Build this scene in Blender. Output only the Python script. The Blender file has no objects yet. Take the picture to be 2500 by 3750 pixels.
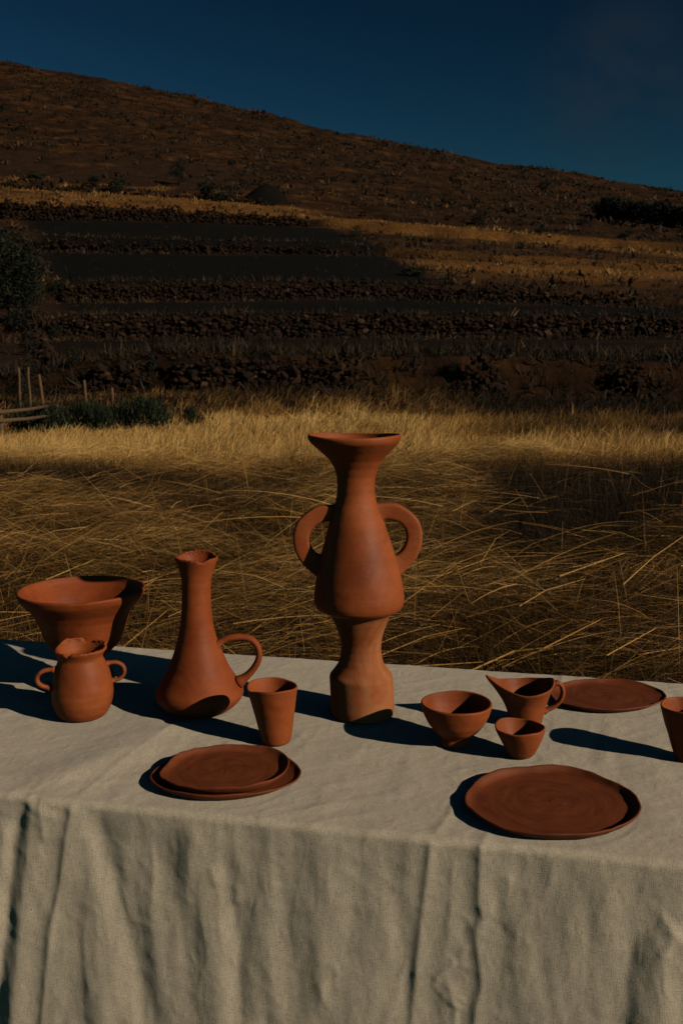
import bpy, bmesh, math, random
import numpy as np
from mathutils import Vector, Matrix

random.seed(7)
RNG = np.random.default_rng(11)
scene = bpy.context.scene
COL = scene.collection

# ---------------------------------------------------------------- camera
FPX, VH = 3550.0, 1355.0            # focal length and horizon row, in photograph pixels (2500 x 3750)
PITCH = math.atan((1875 - VH) / FPX)
CAM_Z = 1.37
TABLE_Z = 0.75
cam_data = bpy.data.cameras.new('camera')
cam_data.sensor_fit = 'VERTICAL'
cam_data.sensor_height = 36.0
cam_data.lens = 36.0 * FPX / 3750.0
cam_data.clip_start = 0.05
cam_data.clip_end = 2000.0
cam_data.dof.use_dof = True
cam_data.dof.focus_distance = 1.8
cam_data.dof.aperture_fstop = 15.0
cam = bpy.data.objects.new('camera', cam_data)
cam.location = (0, 0, CAM_Z)
cam.rotation_euler = (math.radians(90) - PITCH, 0, 0)
COL.objects.link(cam)
scene.camera = cam

# ---------------------------------------------------------------- sky, sun, exposure
SUN_EL, SUN_AZ = math.radians(25.8), math.radians(122.0)     # azimuth clockwise from +Y
world = bpy.data.worlds.new('World')
scene.world = world
world.use_nodes = True
wn, wl = world.node_tree.nodes, world.node_tree.links
wn.clear()
w_out = wn.new('ShaderNodeOutputWorld')
w_bg = wn.new('ShaderNodeBackground')
w_sky = wn.new('ShaderNodeTexSky')
w_sky.sky_type = 'NISHITA'
w_sky.sun_disc = False
w_sky.sun_elevation = SUN_EL
w_sky.sun_rotation = SUN_AZ
w_sky.altitude = 600
w_sky.air_density = 1.0
w_sky.dust_density = 0.1
w_sky.ozone_density = 3.0
w_bg.inputs['Strength'].default_value = 0.05
w_gam = wn.new('ShaderNodeGamma')                            # deep, polarised-looking blue, the same in every direction
w_gam.inputs['Gamma'].default_value = 2.4
w_tint = wn.new('ShaderNodeMix')
w_tint.data_type = 'RGBA'
w_tint.blend_type = 'MULTIPLY'
w_tint.inputs[0].default_value = 1.0
w_tint.inputs[7].default_value = (0.050, 0.068, 0.0395, 1)
wl.new(w_sky.outputs[0], w_gam.inputs['Color'])
wl.new(w_gam.outputs[0], w_tint.inputs[6])
# one faint wisp of cloud high on the right
w_geo = wn.new('ShaderNodeTexCoord')
w_dot = wn.new('ShaderNodeVectorMath'); w_dot.operation = 'DISTANCE'
w_dot.inputs[1].default_value = (0.2566, 0.931, 0.2575)
w_nrm = wn.new('ShaderNodeMapping'); w_nrm.inputs['Scale'].default_value = (9, 9, 14)
w_cn = wn.new('ShaderNodeTexNoise'); w_cn.inputs['Scale'].default_value = 1.0; w_cn.inputs['Detail'].default_value = 6; w_cn.inputs['Distortion'].default_value = 0.6
w_mr = wn.new('ShaderNodeMapRange'); w_mr.interpolation_type = 'SMOOTHSTEP'
for k_, v_ in (('From Min', 0.10), ('From Max', 0.0), ('To Min', 0.0), ('To Max', 1.0)):
    w_mr.inputs[k_].default_value = v_
w_cr = wn.new('ShaderNodeMapRange'); w_cr.interpolation_type = 'SMOOTHSTEP'
for k_, v_ in (('From Min', 0.25), ('From Max', 0.65), ('To Min', 0.0), ('To Max', 0.75)):
    w_cr.inputs[k_].default_value = v_
w_mul = wn.new('ShaderNodeMath'); w_mul.operation = 'MULTIPLY'
w_cl = wn.new('ShaderNodeMix'); w_cl.data_type = 'RGBA'; w_cl.inputs[7].default_value = (0.60, 0.80, 1.05, 1)
wl.new(w_geo.outputs['Generated'], w_dot.inputs[0]); wl.new(w_dot.outputs['Value'], w_mr.inputs['Value'])
wl.new(w_geo.outputs['Generated'], w_nrm.inputs['Vector']); wl.new(w_nrm.outputs[0], w_cn.inputs['Vector']); wl.new(w_cn.outputs['Fac'], w_cr.inputs['Value'])
wl.new(w_mr.outputs[0], w_mul.inputs[0]); wl.new(w_cr.outputs[0], w_mul.inputs[1]); wl.new(w_mul.outputs[0], w_cl.inputs[0])
wl.new(w_tint.outputs[2], w_cl.inputs[6])
wl.new(w_cl.outputs[2], w_bg.inputs['Color'])
wl.new(w_bg.outputs[0], w_out.inputs['Surface'])

sun_data = bpy.data.lights.new('sun', 'SUN')
sun_data.energy = 4.5
sun_data.angle = math.radians(0.5)
sun_data.color = (1.0, 0.86, 0.66)
sun = bpy.data.objects.new('sun', sun_data)
to_sun = Vector((math.sin(SUN_AZ) * math.cos(SUN_EL), math.cos(SUN_AZ) * math.cos(SUN_EL), math.sin(SUN_EL)))
sun.rotation_euler = to_sun.to_track_quat('Z', 'Y').to_euler()
sun.location = (8, -5, 9)
COL.objects.link(sun)

scene.view_settings.view_transform = 'Standard'
scene.view_settings.look = 'None'
scene.view_settings.exposure = -0.63
scene.view_settings.gamma = 1.0
scene.view_settings.use_curve_mapping = False
scene.cycles.max_bounces = 6
scene.cycles.diffuse_bounces = 0

# ---------------------------------------------------------------- pixel -> world helpers
SP, CP = math.sin(PITCH), math.cos(PITCH)

def ray(u, v):
    a, b = (u - 1250.0) / FPX, (v - 1875.0) / FPX
    return np.array([a, CP - b * SP, -SP - b * CP])          # unit camera depth

def at(u, v, Y):
    r = ray(u, v)
    r = r * (Y / r[1])
    return np.array([r[0], r[1], r[2] + CAM_Z])

def on_plane(u, v, z):
    r = ray(u, v)
    r = r * ((z - CAM_Z) / r[2])
    return np.array([r[0], r[1], z])

def cam_depth(p):
    return p[1] * CP - (p[2] - CAM_Z) * SP

# ---------------------------------------------------------------- numpy noise
def _hash(ix, iy, seed):
    h = (ix.astype(np.int64) * 374761393 + iy.astype(np.int64) * 668265263 + int(seed) * 974634777) & 0xFFFFFFFF
    h = ((h ^ (h >> 13)) * 1274126177) & 0xFFFFFFFF
    h = ((h ^ (h >> 15)) * 2246822519) & 0xFFFFFFFF
    return ((h ^ (h >> 16)) & 0xFFFFFF) / float(0xFFFFFF) * 2.0 - 1.0

def vnoise(x, y, seed=0):
    x, y = np.asarray(x, float), np.asarray(y, float)
    ix, iy = np.floor(x), np.floor(y)
    fx, fy = x - ix, y - iy
    fx, fy = fx * fx * fx * (fx * (fx * 6 - 15) + 10), fy * fy * fy * (fy * (fy * 6 - 15) + 10)
    a, b = _hash(ix, iy, seed), _hash(ix + 1, iy, seed)
    c, d = _hash(ix, iy + 1, seed), _hash(ix + 1, iy + 1, seed)
    return (a * (1 - fx) + b * fx) * (1 - fy) + (c * (1 - fx) + d * fx) * fy

def fbm(x, y, seed=0, octv=4, gain=0.5):
    s, amp, t = 0.0, 1.0, 0.0
    for k in range(octv):
        s = s + amp * vnoise(np.asarray(x) * 2 ** k, np.asarray(y) * 2 ** k, seed + 17 * k)
        t += amp
        amp *= gain
    return s / t

def sstep(a, b, x):
    t = np.clip((x - a) / (b - a), 0, 1)
    return t * t * (3 - 2 * t)

# ---------------------------------------------------------------- object helpers
def mesh_from(name, V, F, smooth=True, attrs=None):
    """V (n,3); F (m,3|4) int array -> mesh data, fast."""
    V = np.ascontiguousarray(V, dtype=np.float32)
    F = np.ascontiguousarray(F, dtype=np.int32)
    me = bpy.data.meshes.new(name)
    k = F.shape[1]
    me.vertices.add(len(V))
    me.vertices.foreach_set('co', V.ravel())
    me.loops.add(F.size)
    me.loops.foreach_set('vertex_index', F.ravel())
    me.polygons.add(len(F))
    me.polygons.foreach_set('loop_start', np.arange(0, F.size, k, dtype=np.int32))
    me.polygons.foreach_set('use_smooth', np.full(len(F), bool(smooth)))
    for nm, arr in (attrs or {}).items():
        at_ = me.attributes.new(nm, 'FLOAT', 'POINT')
        at_.data.foreach_set('value', np.ascontiguousarray(arr, dtype=np.float32))
    me.update(calc_edges=True)
    return me

def link(name, data, mat=None, parent=None):
    o = bpy.data.objects.new(name, data)
    COL.objects.link(o)
    if mat is not None and data is not None and not data.materials:
        data.materials.append(mat)
    if parent is not None:
        o.parent = parent
    return o

def tag(o, label=None, cat=None, group=None, kind=None):
    if label: o['label'] = label
    if cat: o['category'] = cat
    if group: o['group'] = group
    if kind: o['kind'] = kind
    return o

def thing(name, label, cat, loc=(0, 0, 0), group=None):
    o = bpy.data.objects.new(name, None)
    COL.objects.link(o)
    o.location = loc
    o.empty_display_size = 0.1
    return tag(o, label, cat, group)

# ---------------------------------------------------------------- material helpers
def new_mat(name, rough=0.8, spec=0.3):
    m = bpy.data.materials.new(name)
    m.use_nodes = True
    nt = m.node_tree
    b = nt.nodes['Principled BSDF']
    b.inputs['Roughness'].default_value = rough
    b.inputs['Specular IOR Level'].default_value = spec
    return m, nt, b

def nd(nt, typ, **kw):
    n = nt.nodes.new(typ)
    for k, v in kw.items():
        if k in n.inputs:
            n.inputs[k].default_value = v
        else:
            setattr(n, k, v)
    return n

def ramp(nt, fac, stops, interp='LINEAR'):
    r = nt.nodes.new('ShaderNodeValToRGB')
    r.color_ramp.interpolation = interp
    els = r.color_ramp.elements
    while len(els) < len(stops):
        els.new(0.5)
    for e, (p, c) in zip(els, stops):
        e.position = p
        e.color = (*c, 1)
    nt.links.new(fac, r.inputs[0])
    return r.outputs[0]

def mix(nt, fac, a, b, blend='MIX'):
    n = nt.nodes.new('ShaderNodeMix')
    n.data_type = 'RGBA'
    n.blend_type = blend
    for sock, val in ((n.inputs[0], fac), (n.inputs[6], a), (n.inputs[7], b)):
        if hasattr(val, 'is_output'):
            nt.links.new(val, sock)
        else:
            sock.default_value = val if not isinstance(val, tuple) else (*val[:3], 1)
    return n.outputs[2]

def noise_tex(nt, vec, scale, detail=4, rough=0.55, dist=0.0):
    n = nt.nodes.new('ShaderNodeTexNoise')
    n.inputs['Scale'].default_value = scale
    n.inputs['Detail'].default_value = detail
    n.inputs['Roughness'].default_value = rough
    n.inputs['Distortion'].default_value = dist
    if vec is not None:
        nt.links.new(vec, n.inputs['Vector'])
    return n.outputs['Fac']

def mapping(nt, vec, scale=(1, 1, 1), rot=(0, 0, 0)):
    n = nt.nodes.new('ShaderNodeMapping')
    n.inputs['Scale'].default_value = scale
    n.inputs['Rotation'].default_value = rot
    nt.links.new(vec, n.inputs['Vector'])
    return n.outputs[0]

def bump(nt, bsdf, height, strength, dist):
    n = nt.nodes.new('ShaderNodeBump')
    n.inputs['Strength'].default_value = strength
    n.inputs['Distance'].default_value = dist
    nt.links.new(height, n.inputs['Height'])
    prev = bsdf.inputs['Normal'].links
    if prev:
        nt.links.new(prev[0].from_socket, n.inputs['Normal'])
    nt.links.new(n.outputs[0], bsdf.inputs['Normal'])

def coords(nt, which='Object'):
    return nt.nodes.new('ShaderNodeTexCoord').outputs[which]

def attr(nt, name):
    n = nt.nodes.new('ShaderNodeAttribute')
    n.attribute_name = name
    return n.outputs['Fac']

def obj_random(nt):
    return nt.nodes.new('ShaderNodeObjectInfo').outputs['Random']
# ================================================================ TERRAIN
def line(Y, pts):
    q = np.array([at(u, v, Y) for u, v in pts])
    return (Y, q[:, 0], q[:, 2])

RIDGE = [(-600, 160), (0, 228), (239, 262), (399, 293), (717, 356), (917, 405), (1250, 481), (1569, 547), (1760, 585),
         (1991, 615), (2250, 662), (2500, 706), (3100, 800)]
RY = 185.0
BL = [
    (-400.0, np.array([0.0]), np.array([0.0])),
    (24.0, np.array([0.0]), np.array([0.0])),
    line(30.0, [(0, 1452), (600, 1440), (1250, 1442), (1900, 1465), (2500, 1490)]),
    line(30.7, [(0, 1400), (250, 1340), (600, 1292), (1250, 1305), (1900, 1312), (2500, 1330)]),
    line(45.0, [(0, 1250), (250, 1242), (1250, 1240), (2500, 1234)]),
    line(45.5, [(0, 1200), (200, 1172), (250, 1158), (1250, 1150), (2500, 1160)]),
    line(58.0, [(0, 1110), (250, 1108), (1250, 1095), (1800, 1108), (2500, 1135)]),
    line(58.5, [(0, 1075), (250, 1037), (1250, 1035), (1800, 1052), (2500, 1098)]),
    line(78.0, [(130, 922), (700, 926), (1250, 930), (1800, 955), (2500, 990)]),
    line(78.5, [(130, 864), (700, 880), (1250, 892), (1800, 930), (2500, 970)]),
    line(95.0, [(60, 802), (600, 810), (1100, 826), (1800, 880), (2500, 920)]),
    line(95.5, [(0, 738), (300, 746), (700, 766), (1100, 792), (1800, 850), (2500, 892)]),
    line(108.0, [(0, 686), (350, 706), (700, 726), (1050, 756), (1250, 790), (1800, 835), (2500, 868)]),
    line(108.6, [(0, 666), (350, 690), (700, 712), (1050, 736), (1250, 776), (1800, 822), (2500, 858)]),
    line(125.0, [(0, 600), (700, 640), (1250, 700), (1800, 765), (2500, 815)]),
    line(155.0, [(0, 400), (400, 450), (800, 510), (1250, 585), (1800, 680), (2500, 765)]),
    line(RY, RIDGE),
]
_rz = BL[-1]
BL.append((205.0, _rz[1], _rz[2] - 1.5))
BL.append((420.0, _rz[1], _rz[2] - 60.0))
BLY = np.array([b[0] for b in BL])

def terrain_z(x, y):
    x, y = np.broadcast_arrays(np.asarray(x, float), np.asarray(y, float))
    shp = x.shape
    x, y = x.ravel(), y.ravel()
    Z = np.stack([np.interp(x, b[1], b[2]) for b in BL])
    k = np.clip(np.searchsorted(BLY, y, side='right') - 1, 0, len(BL) - 2)
    i = np.arange(len(x))
    t = (y - BLY[k]) / (BLY[k + 1] - BLY[k])
    t = np.clip(t, 0, 1)
    ts = np.where(k == 1, t * t * (3 - 2 * t), t)
    z = Z[k, i] * (1 - ts) + Z[k + 1, i] * ts
    amp = np.interp(y, [0, 20, 26, 30, 60, 100, 130, 185, 260], [0.02, 0.04, 0.10, 0.05, 0.08, 0.15, 0.45, 0.5, 1.0])
    z = z + amp * fbm(x * 0.22, y * 0.22, 3, 4) + amp * 0.5 * fbm(x * 0.9, y * 0.9, 5, 2)
    return z.reshape(shp)

def hit(u, v, y0=2.0, y1=230.0):
    """first terrain point under a pixel ray"""
    r = ray(u, v)
    ys = np.exp(np.linspace(math.log(y0), math.log(y1), 3000))
    t = ys / r[1]
    xs, zs = r[0] * t, r[2] * t + CAM_Z
    below = zs < terrain_z(xs, ys)
    if not below.any():
        return None
    i = int(np.argmax(below))
    return np.array([xs[i], ys[i], float(terrain_z(xs[i], ys[i]))])

# diagonal eastern edge of the black lapilli plots, world x as a function of y
LAP_Y = np.array([58.5, 66.0, 78.0, 93.0, 97.0])
LAP_X = np.array([at(1600, 1035, 58.5)[0], at(1540, 1000, 66)[0], at(1400, 915, 78)[0], at(1215, 825, 93)[0], at(1120, 800, 97)[0]])

def zone_masks(x, y):
    n = fbm(x * 0.3, y * 0.3, 21, 4)
    lap_edge = np.interp(y, LAP_Y, LAP_X) + 0.4 * n
    left_edge = np.interp(y, [30, 45, 58, 78, 95], [at(130, 1280, 30.7)[0], at(200, 1150, 45)[0], at(230, 1040, 58)[0], at(150, 900, 78)[0], at(80, 800, 95)[0]]) + 0.5 * n
    east = 1 - sstep(-0.3, 0.3, x - lap_edge)
    west = sstep(-0.6, 0.6, x - left_edge)
    lap = ((y > 58.4) & (y < 95.2)).astype(float) * east * west
    lap = np.maximum(lap, ((y > 45.4) & (y < 58.2)).astype(float) * west * (1 - 0.15 * sstep(-0.2, 0.5, n)))
    lap = np.maximum(lap, ((y > 34.0) & (y < 45.2)).astype(float) * west * sstep(34, 41, y + 2 * n) * 0.75)
    gold = ((y > 95.4) & (y < 108.1)) * (1 - sstep(-2, 3, x - at(1130, 780, 100)[0] - n * 3)) * sstep(-0.55, -0.1, n + 0.25)
    gold = np.maximum(gold, ((y > 108.5) & (y < 113)) * (1 - sstep(-6, 3, x - at(900, 700, 108)[0])) * sstep(-0.1, 0.25, n))
    band = 1.0 * np.exp(-((y - np.interp(x, [2, 10, 25, 45], [70, 72, 74, 78]) - 4 * n) / 7.0) ** 2)
    band2 = 0.85 * np.exp(-((y - np.interp(x, [2, 10, 25, 45], [98, 97, 92, 92]) - 6 * n) / 5.0) ** 2)
    gold = np.maximum(gold, np.maximum(band, band2) * sstep(-1.0, 3.0, x - lap_edge) * (y > 58))
    soil = ((y > 112) & (y < 133)) * (1 - sstep(-10, 2, x - at(1000, 600, 120)[0])) * sstep(-0.25, 0.15, n + 0.15)
    soil = np.maximum(soil, ((y > 31) & (y < 60)) * (1 - west))
    for yw in (45.0, 58.0, 78.0, 95.0):
        lap = lap * (1 - 0.8 * np.exp(-((y - yw + 0.7) / 0.8) ** 2) * sstep(-0.3, 0.3, n))
    return np.clip(lap, 0, 1), np.clip(gold, 0, 1), np.clip(soil, 0, 1)

def terrain_mesh(name, ys, xs):
    X, Yg = np.meshgrid(xs, ys)
    Z = terrain_z(X, Yg)
    V = np.stack([X, Yg, Z], -1).reshape(-1, 3)
    ny, nx = X.shape
    idx = np.arange(ny * nx).reshape(ny, nx)
    F = np.stack([idx[:-1, :-1], idx[:-1, 1:], idx[1:, 1:], idx[1:, :-1]], -1).reshape(-1, 4)
    lap, gold, soil = zone_masks(V[:, 0], V[:, 1])
    return mesh_from(name, V, F, True, {'lap': lap, 'gold': gold, 'soil': soil})

def make_hill_mat():
    m, nt, b = new_mat('hillside_scrub_soil', 0.95, 0.1)
    co = coords(nt, 'Object')
    n1 = noise_tex(nt, co, 0.55, 6, 0.62)
    n2 = noise_tex(nt, co, 2.6, 5, 0.7)
    base = ramp(nt, n1, [(0.30, (0.012, 0.0060, 0.0030)), (0.47, (0.028, 0.0130, 0.0055)), (0.60, (0.045, 0.020, 0.0075)), (0.75, (0.078, 0.039, 0.014))])
    gold = ramp(nt, n2, [(0.28, (0.10, 0.041, 0.010)), (0.55, (0.19, 0.084, 0.021)), (0.8, (0.27, 0.135, 0.038))])
    soil = ramp(nt, n1, [(0.3, (0.022, 0.011, 0.006)), (0.7, (0.042, 0.020, 0.010))])
    lap = ramp(nt, n2, [(0.35, (0.0038, 0.0035, 0.0029)), (0.6, (0.0068, 0.0058, 0.0045)), (0.85, (0.014, 0.0105, 0.007))])
    streak = noise_tex(nt, mapping(nt, co, (0.10, 0.30, 0.55)), 1.0, 5, 0.65)
    base = mix(nt, 1.0, base, ramp(nt, streak, [(0.32, (0.45, 0.45, 0.45)), (0.5, (0.95, 0.92, 0.9)), (0.68, (2.0, 1.85, 1.6))]), 'MULTIPLY')
    c = mix(nt, attr(nt, 'soil'), base, soil)
    c = mix(nt, attr(nt, 'gold'), c, gold)
    c = mix(nt, attr(nt, 'lap'), c, lap)
    fine = noise_tex(nt, co, 5.0, 4, 0.7)
    c = mix(nt, 1.0, c, ramp(nt, fine, [(0.3, (0.62, 0.62, 0.62)), (0.7, (1.25, 1.25, 1.25))]), 'MULTIPLY')
    nt.links.new(c, b.inputs['Base Color'])
    bump(nt, b, n2, 0.5, 0.25)
    return m

def make_field_mat():
    m, nt, b = new_mat('field_soil', 0.95, 0.1)
    co = coords(nt, 'Object')
    n1 = noise_tex(nt, mapping(nt, co, (2.2, 5.0, 3.0), (0, 0, 0.25)), 1.0, 8, 0.72)
    c = ramp(nt, n1, [(0.3, (0.016, 0.009, 0.004)), (0.55, (0.045, 0.025, 0.009)), (0.75, (0.12, 0.066, 0.021))])
    nt.links.new(c, b.inputs['Base Color'])
    bump(nt, b, noise_tex(nt, co, 25, 4, 0.7), 0.6, 0.03)
    return m

M_HILL, M_FIELD = make_hill_mat(), make_field_mat()
ys_field = np.concatenate([[-300, -120, -40, -15], np.arange(-6, 24.01, 0.3)])
xs_field = np.concatenate([[-400, -200, -120, -80, -50, -30], np.arange(-22, 22.1, 0.4), [30, 50, 80, 120, 200, 400]])
tag(link('ground', terrain_mesh('ground', ys_field, xs_field), M_FIELD), kind='structure')
ys_h = [24.0]
for a, b_ in zip(BLY[1:-1], BLY[2:]):
    n_ = 3 if b_ - a < 1 else max(3, int((b_ - a) / 0.75) if b_ < 210 else 12)
    ys_h += list(np.linspace(a, b_, n_ + 1)[1:])
xs_h = np.concatenate([[-400, -250, -170, -130], np.arange(-100, 100.1, 0.6), [130, 170, 250, 400]])
tag(link('hillside', terrain_mesh('hillside', np.array(ys_h), xs_h), M_HILL), kind='structure')

# ================================================================ DRY STONE WALLS
def make_stone_mat():
    m, nt, b = new_mat('volcanic_stone', 0.9, 0.15)
    co = coords(nt, 'Object')
    rnd = obj_random(nt)
    n = noise_tex(nt, co, 6, 4, 0.65)
    base = ramp(nt, rnd, [(0.0, (0.012, 0.0075, 0.005)), (0.4, (0.019, 0.0105, 0.0065)), (0.75, (0.026, 0.0125, 0.007)), (0.95, (0.038, 0.018, 0.010)), (1.0, (0.085, 0.05, 0.03))])
    c = mix(nt, 1.0, base, ramp(nt, n, [(0.3, (0.65, 0.65, 0.65)), (0.7, (1.3, 1.25, 1.2))]), 'MULTIPLY')
    nt.links.new(c, b.inputs['Base Color'])
    bump(nt, b, n, 0.6, 0.05)
    return m

def make_rubble_mat():
    m, nt, b = new_mat('volcanic_rubble', 0.9, 0.15)
    c = ramp(nt, attr(nt, 'tone'), [(0.0, (0.012, 0.0075, 0.005)), (0.4, (0.019, 0.0105, 0.0065)), (0.75, (0.026, 0.0125, 0.007)), (0.95, (0.038, 0.018, 0.010)), (1.0, (0.085, 0.05, 0.03))])
    nt.links.new(c, b.inputs['Base Color'])
    return m

M_STONE, M_RUBBLE = make_stone_mat(), make_rubble_mat()
ROCKS = []
for k in range(9):
    bm = bmesh.new()
    rr = random.Random(100 + k)
    for _ in range(17):
        d = Vector((rr.gauss(0, 1), rr.gauss(0, 1), rr.gauss(0, 1))).normalized()
        d *= 0.42 + 0.13 * rr.random()
        bm.verts.new((d.x * 1.12, d.y, d.z * 0.92))
    r_ = bmesh.ops.convex_hull(bm, input=bm.verts)
    loose = [v for v in bm.verts if not v.link_faces]
    bmesh.ops.delete(bm, geom=loose, context='VERTS')
    bmesh.ops.triangulate(bm, faces=bm.faces)
    me = bpy.data.meshes.new('stone')
    bm.to_mesh(me)
    bm.free()
    me.materials.append(M_STONE)
    ROCKS.append(me)
ROCK_NP = []
for me in ROCKS:
    V = np.array([v.co[:] for v in me.vertices])
    F = np.array([p.vertices[:] for p in me.polygons])
    ROCK_NP.append((V, F))

def build_wall(label, spots, group=None, limit=300, name='dry_stone_wall', cat='stone wall'):
    """spots: list of (x, y, z, size). The largest become stone objects, the rest one joined part."""
    spots = sorted(spots, key=lambda s: -s[3])
    cx = float(np.mean([s[0] for s in spots])); cy = float(np.mean([s[1] for s in spots])); cz = float(min(s[2] for s in spots))
    root = thing(name, label, cat, (cx, cy, cz), group)
    for s in spots[:limit]:
        o = bpy.data.objects.new('stone', random.choice(ROCKS))
        COL.objects.link(o)
        o.parent = root
        o.location = (s[0] - cx, s[1] - cy, s[2] - cz)
        o.rotation_euler = (random.uniform(-.5, .5), random.uniform(-.5, .5), random.uniform(0, 6.28))
        o.scale = (s[3] * random.uniform(.9, 1.3), s[3] * random.uniform(.85, 1.1), s[3] * random.uniform(.75, 1.05))
    rest = spots[limit:]
    if rest:
        Vs, Fs, Ts, off = [], [], [], 0
        for s in rest:
            V, F = random.choice(ROCK_NP)
            a = random.uniform(0, 6.28)
            R = np.array([[math.cos(a), -math.sin(a), 0], [math.sin(a), math.cos(a), 0], [0, 0, 1]])
            V2 = (V @ R.T) * s[3] * np.array([random.uniform(.95, 1.3), random.uniform(.85, 1.1), random.uniform(.75, 1.05)]) + np.array([s[0] - cx, s[1] - cy, s[2] - cz])
            Vs.append(V2); Fs.append(F + off); Ts.append(np.full(len(V), random.random())); off += len(V)
        me = mesh_from('rubble', np.concatenate(Vs), np.concatenate(Fs), False, {'tone': np.concatenate(Ts)})
        tag(link('rubble', me, M_RUBBLE, root), kind='stuff')
    return root

def face_spots(k, u0, u1, size, top_ragged=0.15, lean=0.35, fill=1.0, prof=None):
    """stones laid in courses over the bank between break lines k and k+1"""
    ya, yb = BLY[k], BLY[k + 1]
    vm = 1355
    x0 = u0 if u0 is None else None
    za = lambda x: float(np.interp(x, BL[k][1], BL[k][2]))
    zb = lambda x: float(np.interp(x, BL[k + 1][1], BL[k + 1][2]))
    xs0, xs1 = ray(u0, 1300)[0] / ray(u0, 1300)[1] * ya, ray(u1, 1300)[0] / ray(u1, 1300)[1] * ya
    out = []
    x = xs0
    step = size * 0.92
    while x < xs1:
        lo, hi = za(x), zb(x)
        hi += top_ragged * (0.5 * math.sin(x * 1.7 + k) + random.uniform(-.6, .6))
        if prof is not None:
            hi = lo + (hi - lo) * prof((x - xs0) / (xs1 - xs0))
        z = lo - 0.02 + random.uniform(0, .3) * size
        while z < hi:
            if random.random() < fill:
                t = (z - lo) / max(hi - lo, 0.1)
                s = size * random.choice((.7, .85, 1.0, 1.15, 1.6)) * random.uniform(.85, 1.15) * (1.1 - 0.2 * t)
                out.append((x + random.uniform(-.25, .25) * size, ya - 0.12 + lean * t * 0.5 + random.uniform(-.07, .07), z + random.uniform(-.06, .06), s))
            z += size * random.uniform(.62, .85)
        x += step * random.uniform(.8, 1.15)
    return out

hump = lambda t: 0.45 + 0.55 * math.sin(math.pi * min(max(t, 0), 1)) ** 0.6
build_wall('collapsed low heap of dark stones below the bank near the fence posts', face_spots(2, 330, 560, 0.20, 0.12, prof=hump), name='stone_heap', cat='stone heap')
build_wall('dark volcanic stone retaining wall along the foot of the hill, behind the dry grass', face_spots(2, 635, 1330, 0.205, 0.12, prof=lambda t: 0.9))
build_wall('round clump of dark stones bulging from the grassy bank', face_spots(2, 1695, 1850, 0.20, 0.1, prof=hump), name='stone_heap', cat='stone heap')
build_wall('loose clump of dark stones half buried at the far end of the bank', face_spots(2, 2250, 2400, 0.20, 0.1, fill=0.8, prof=hump), name='stone_heap', cat='stone heap')
build_wall('tall long stone terrace wall with bare soil in front, second up from the field', face_spots(4, 200, 2700, 0.215, 0.2))
build_wall('reddish stone terrace wall just below the large black plot', face_spots(6, 240, 2350, 0.22, 0.25))
build_wall('low stone terrace wall dividing the two black plots', face_spots(8, 120, 1240, 0.22, 0.2, fill=0.4, prof=lambda t: 0.75))
build_wall('stone terrace wall directly under the golden grass strip', face_spots(10, 40, 1130, 0.26, 0.35, fill=0.85))
build_wall('thin dark stone wall above the golden grass strip', face_spots(12, 0, 1000, 0.28, 0.3, fill=0.45))
# rubble wall running up the slope beside the bare track
sp = []
for i in range(170):
    t = random.random()
    y = 32.0 + t * 24.0
    u = 165 + 40 * (1 - t) + random.gauss(0, 18) - 60 * t
    x = (u - 1250) / FPX * y / (CP * CP + 0.02)
    z = float(terrain_z(x, y)) + random.uniform(0.0, 0.45)
    sp.append((x, y, z, random.uniform(.18, .4)))
build_wall('rubble wall of pale stones running uphill beside the bare earth track', sp)
build_wall('short stub of terrace wall left of the bare earth track', face_spots(6, -120, 110, 0.28, 0.1, fill=0.9))
# ================================================================ GRASS AND STRAW (stuff)
def blades(base, az, elev, length, width, bend, tone, k=3, roll=None):
    """ribbon blades: base (n,3), az heading, elev angle of the start, bend = change of elevation towards the tip"""
    n = len(base)
    t = np.linspace(0, 1, k + 1)
    el = elev[:, None] + bend[:, None] * t[None, :]
    seg = length[:, None] / k
    dx = np.cos(el) * seg
    dz = np.sin(el) * seg
    hx = np.concatenate([np.zeros((n, 1)), np.cumsum(dx[:, :-1], 1)], 1)
    hz = np.concatenate([np.zeros((n, 1)), np.cumsum(dz[:, :-1], 1)], 1)
    cen = np.stack([base[:, 0, None] + hx * np.cos(az)[:, None], base[:, 1, None] + hx * np.sin(az)[:, None], base[:, 2, None] + hz], -1)
    if roll is None:
        roll = RNG.uniform(0, math.pi, n)
    side_h = np.stack([-np.sin(az), np.cos(az), np.zeros(n)], -1)
    up = np.stack([-np.sin(el[:, 0]) * np.cos(az), -np.sin(el[:, 0]) * np.sin(az), np.cos(el[:, 0])], -1)
    side = side_h * np.cos(roll)[:, None] + up * np.sin(roll)[:, None]
    w = width[:, None] * (1.0 - 0.75 * t ** 2)[None, :] * 0.5
    L = cen - side[:, None, :] * w[..., None]
    R = cen + side[:, None, :] * w[..., None]
    V = np.stack([L, R], 2).reshape(-1, 3)
    b0 = (np.arange(n) * 2 * (k + 1))[:, None]
    j = np.arange(k)[None, :] * 2
    F = np.stack([b0 + j, b0 + j + 1, b0 + j + 3, b0 + j + 2], -1).reshape(-1, 4)
    T = np.repeat(tone, 2 * (k + 1))
    return V, F, T

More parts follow.
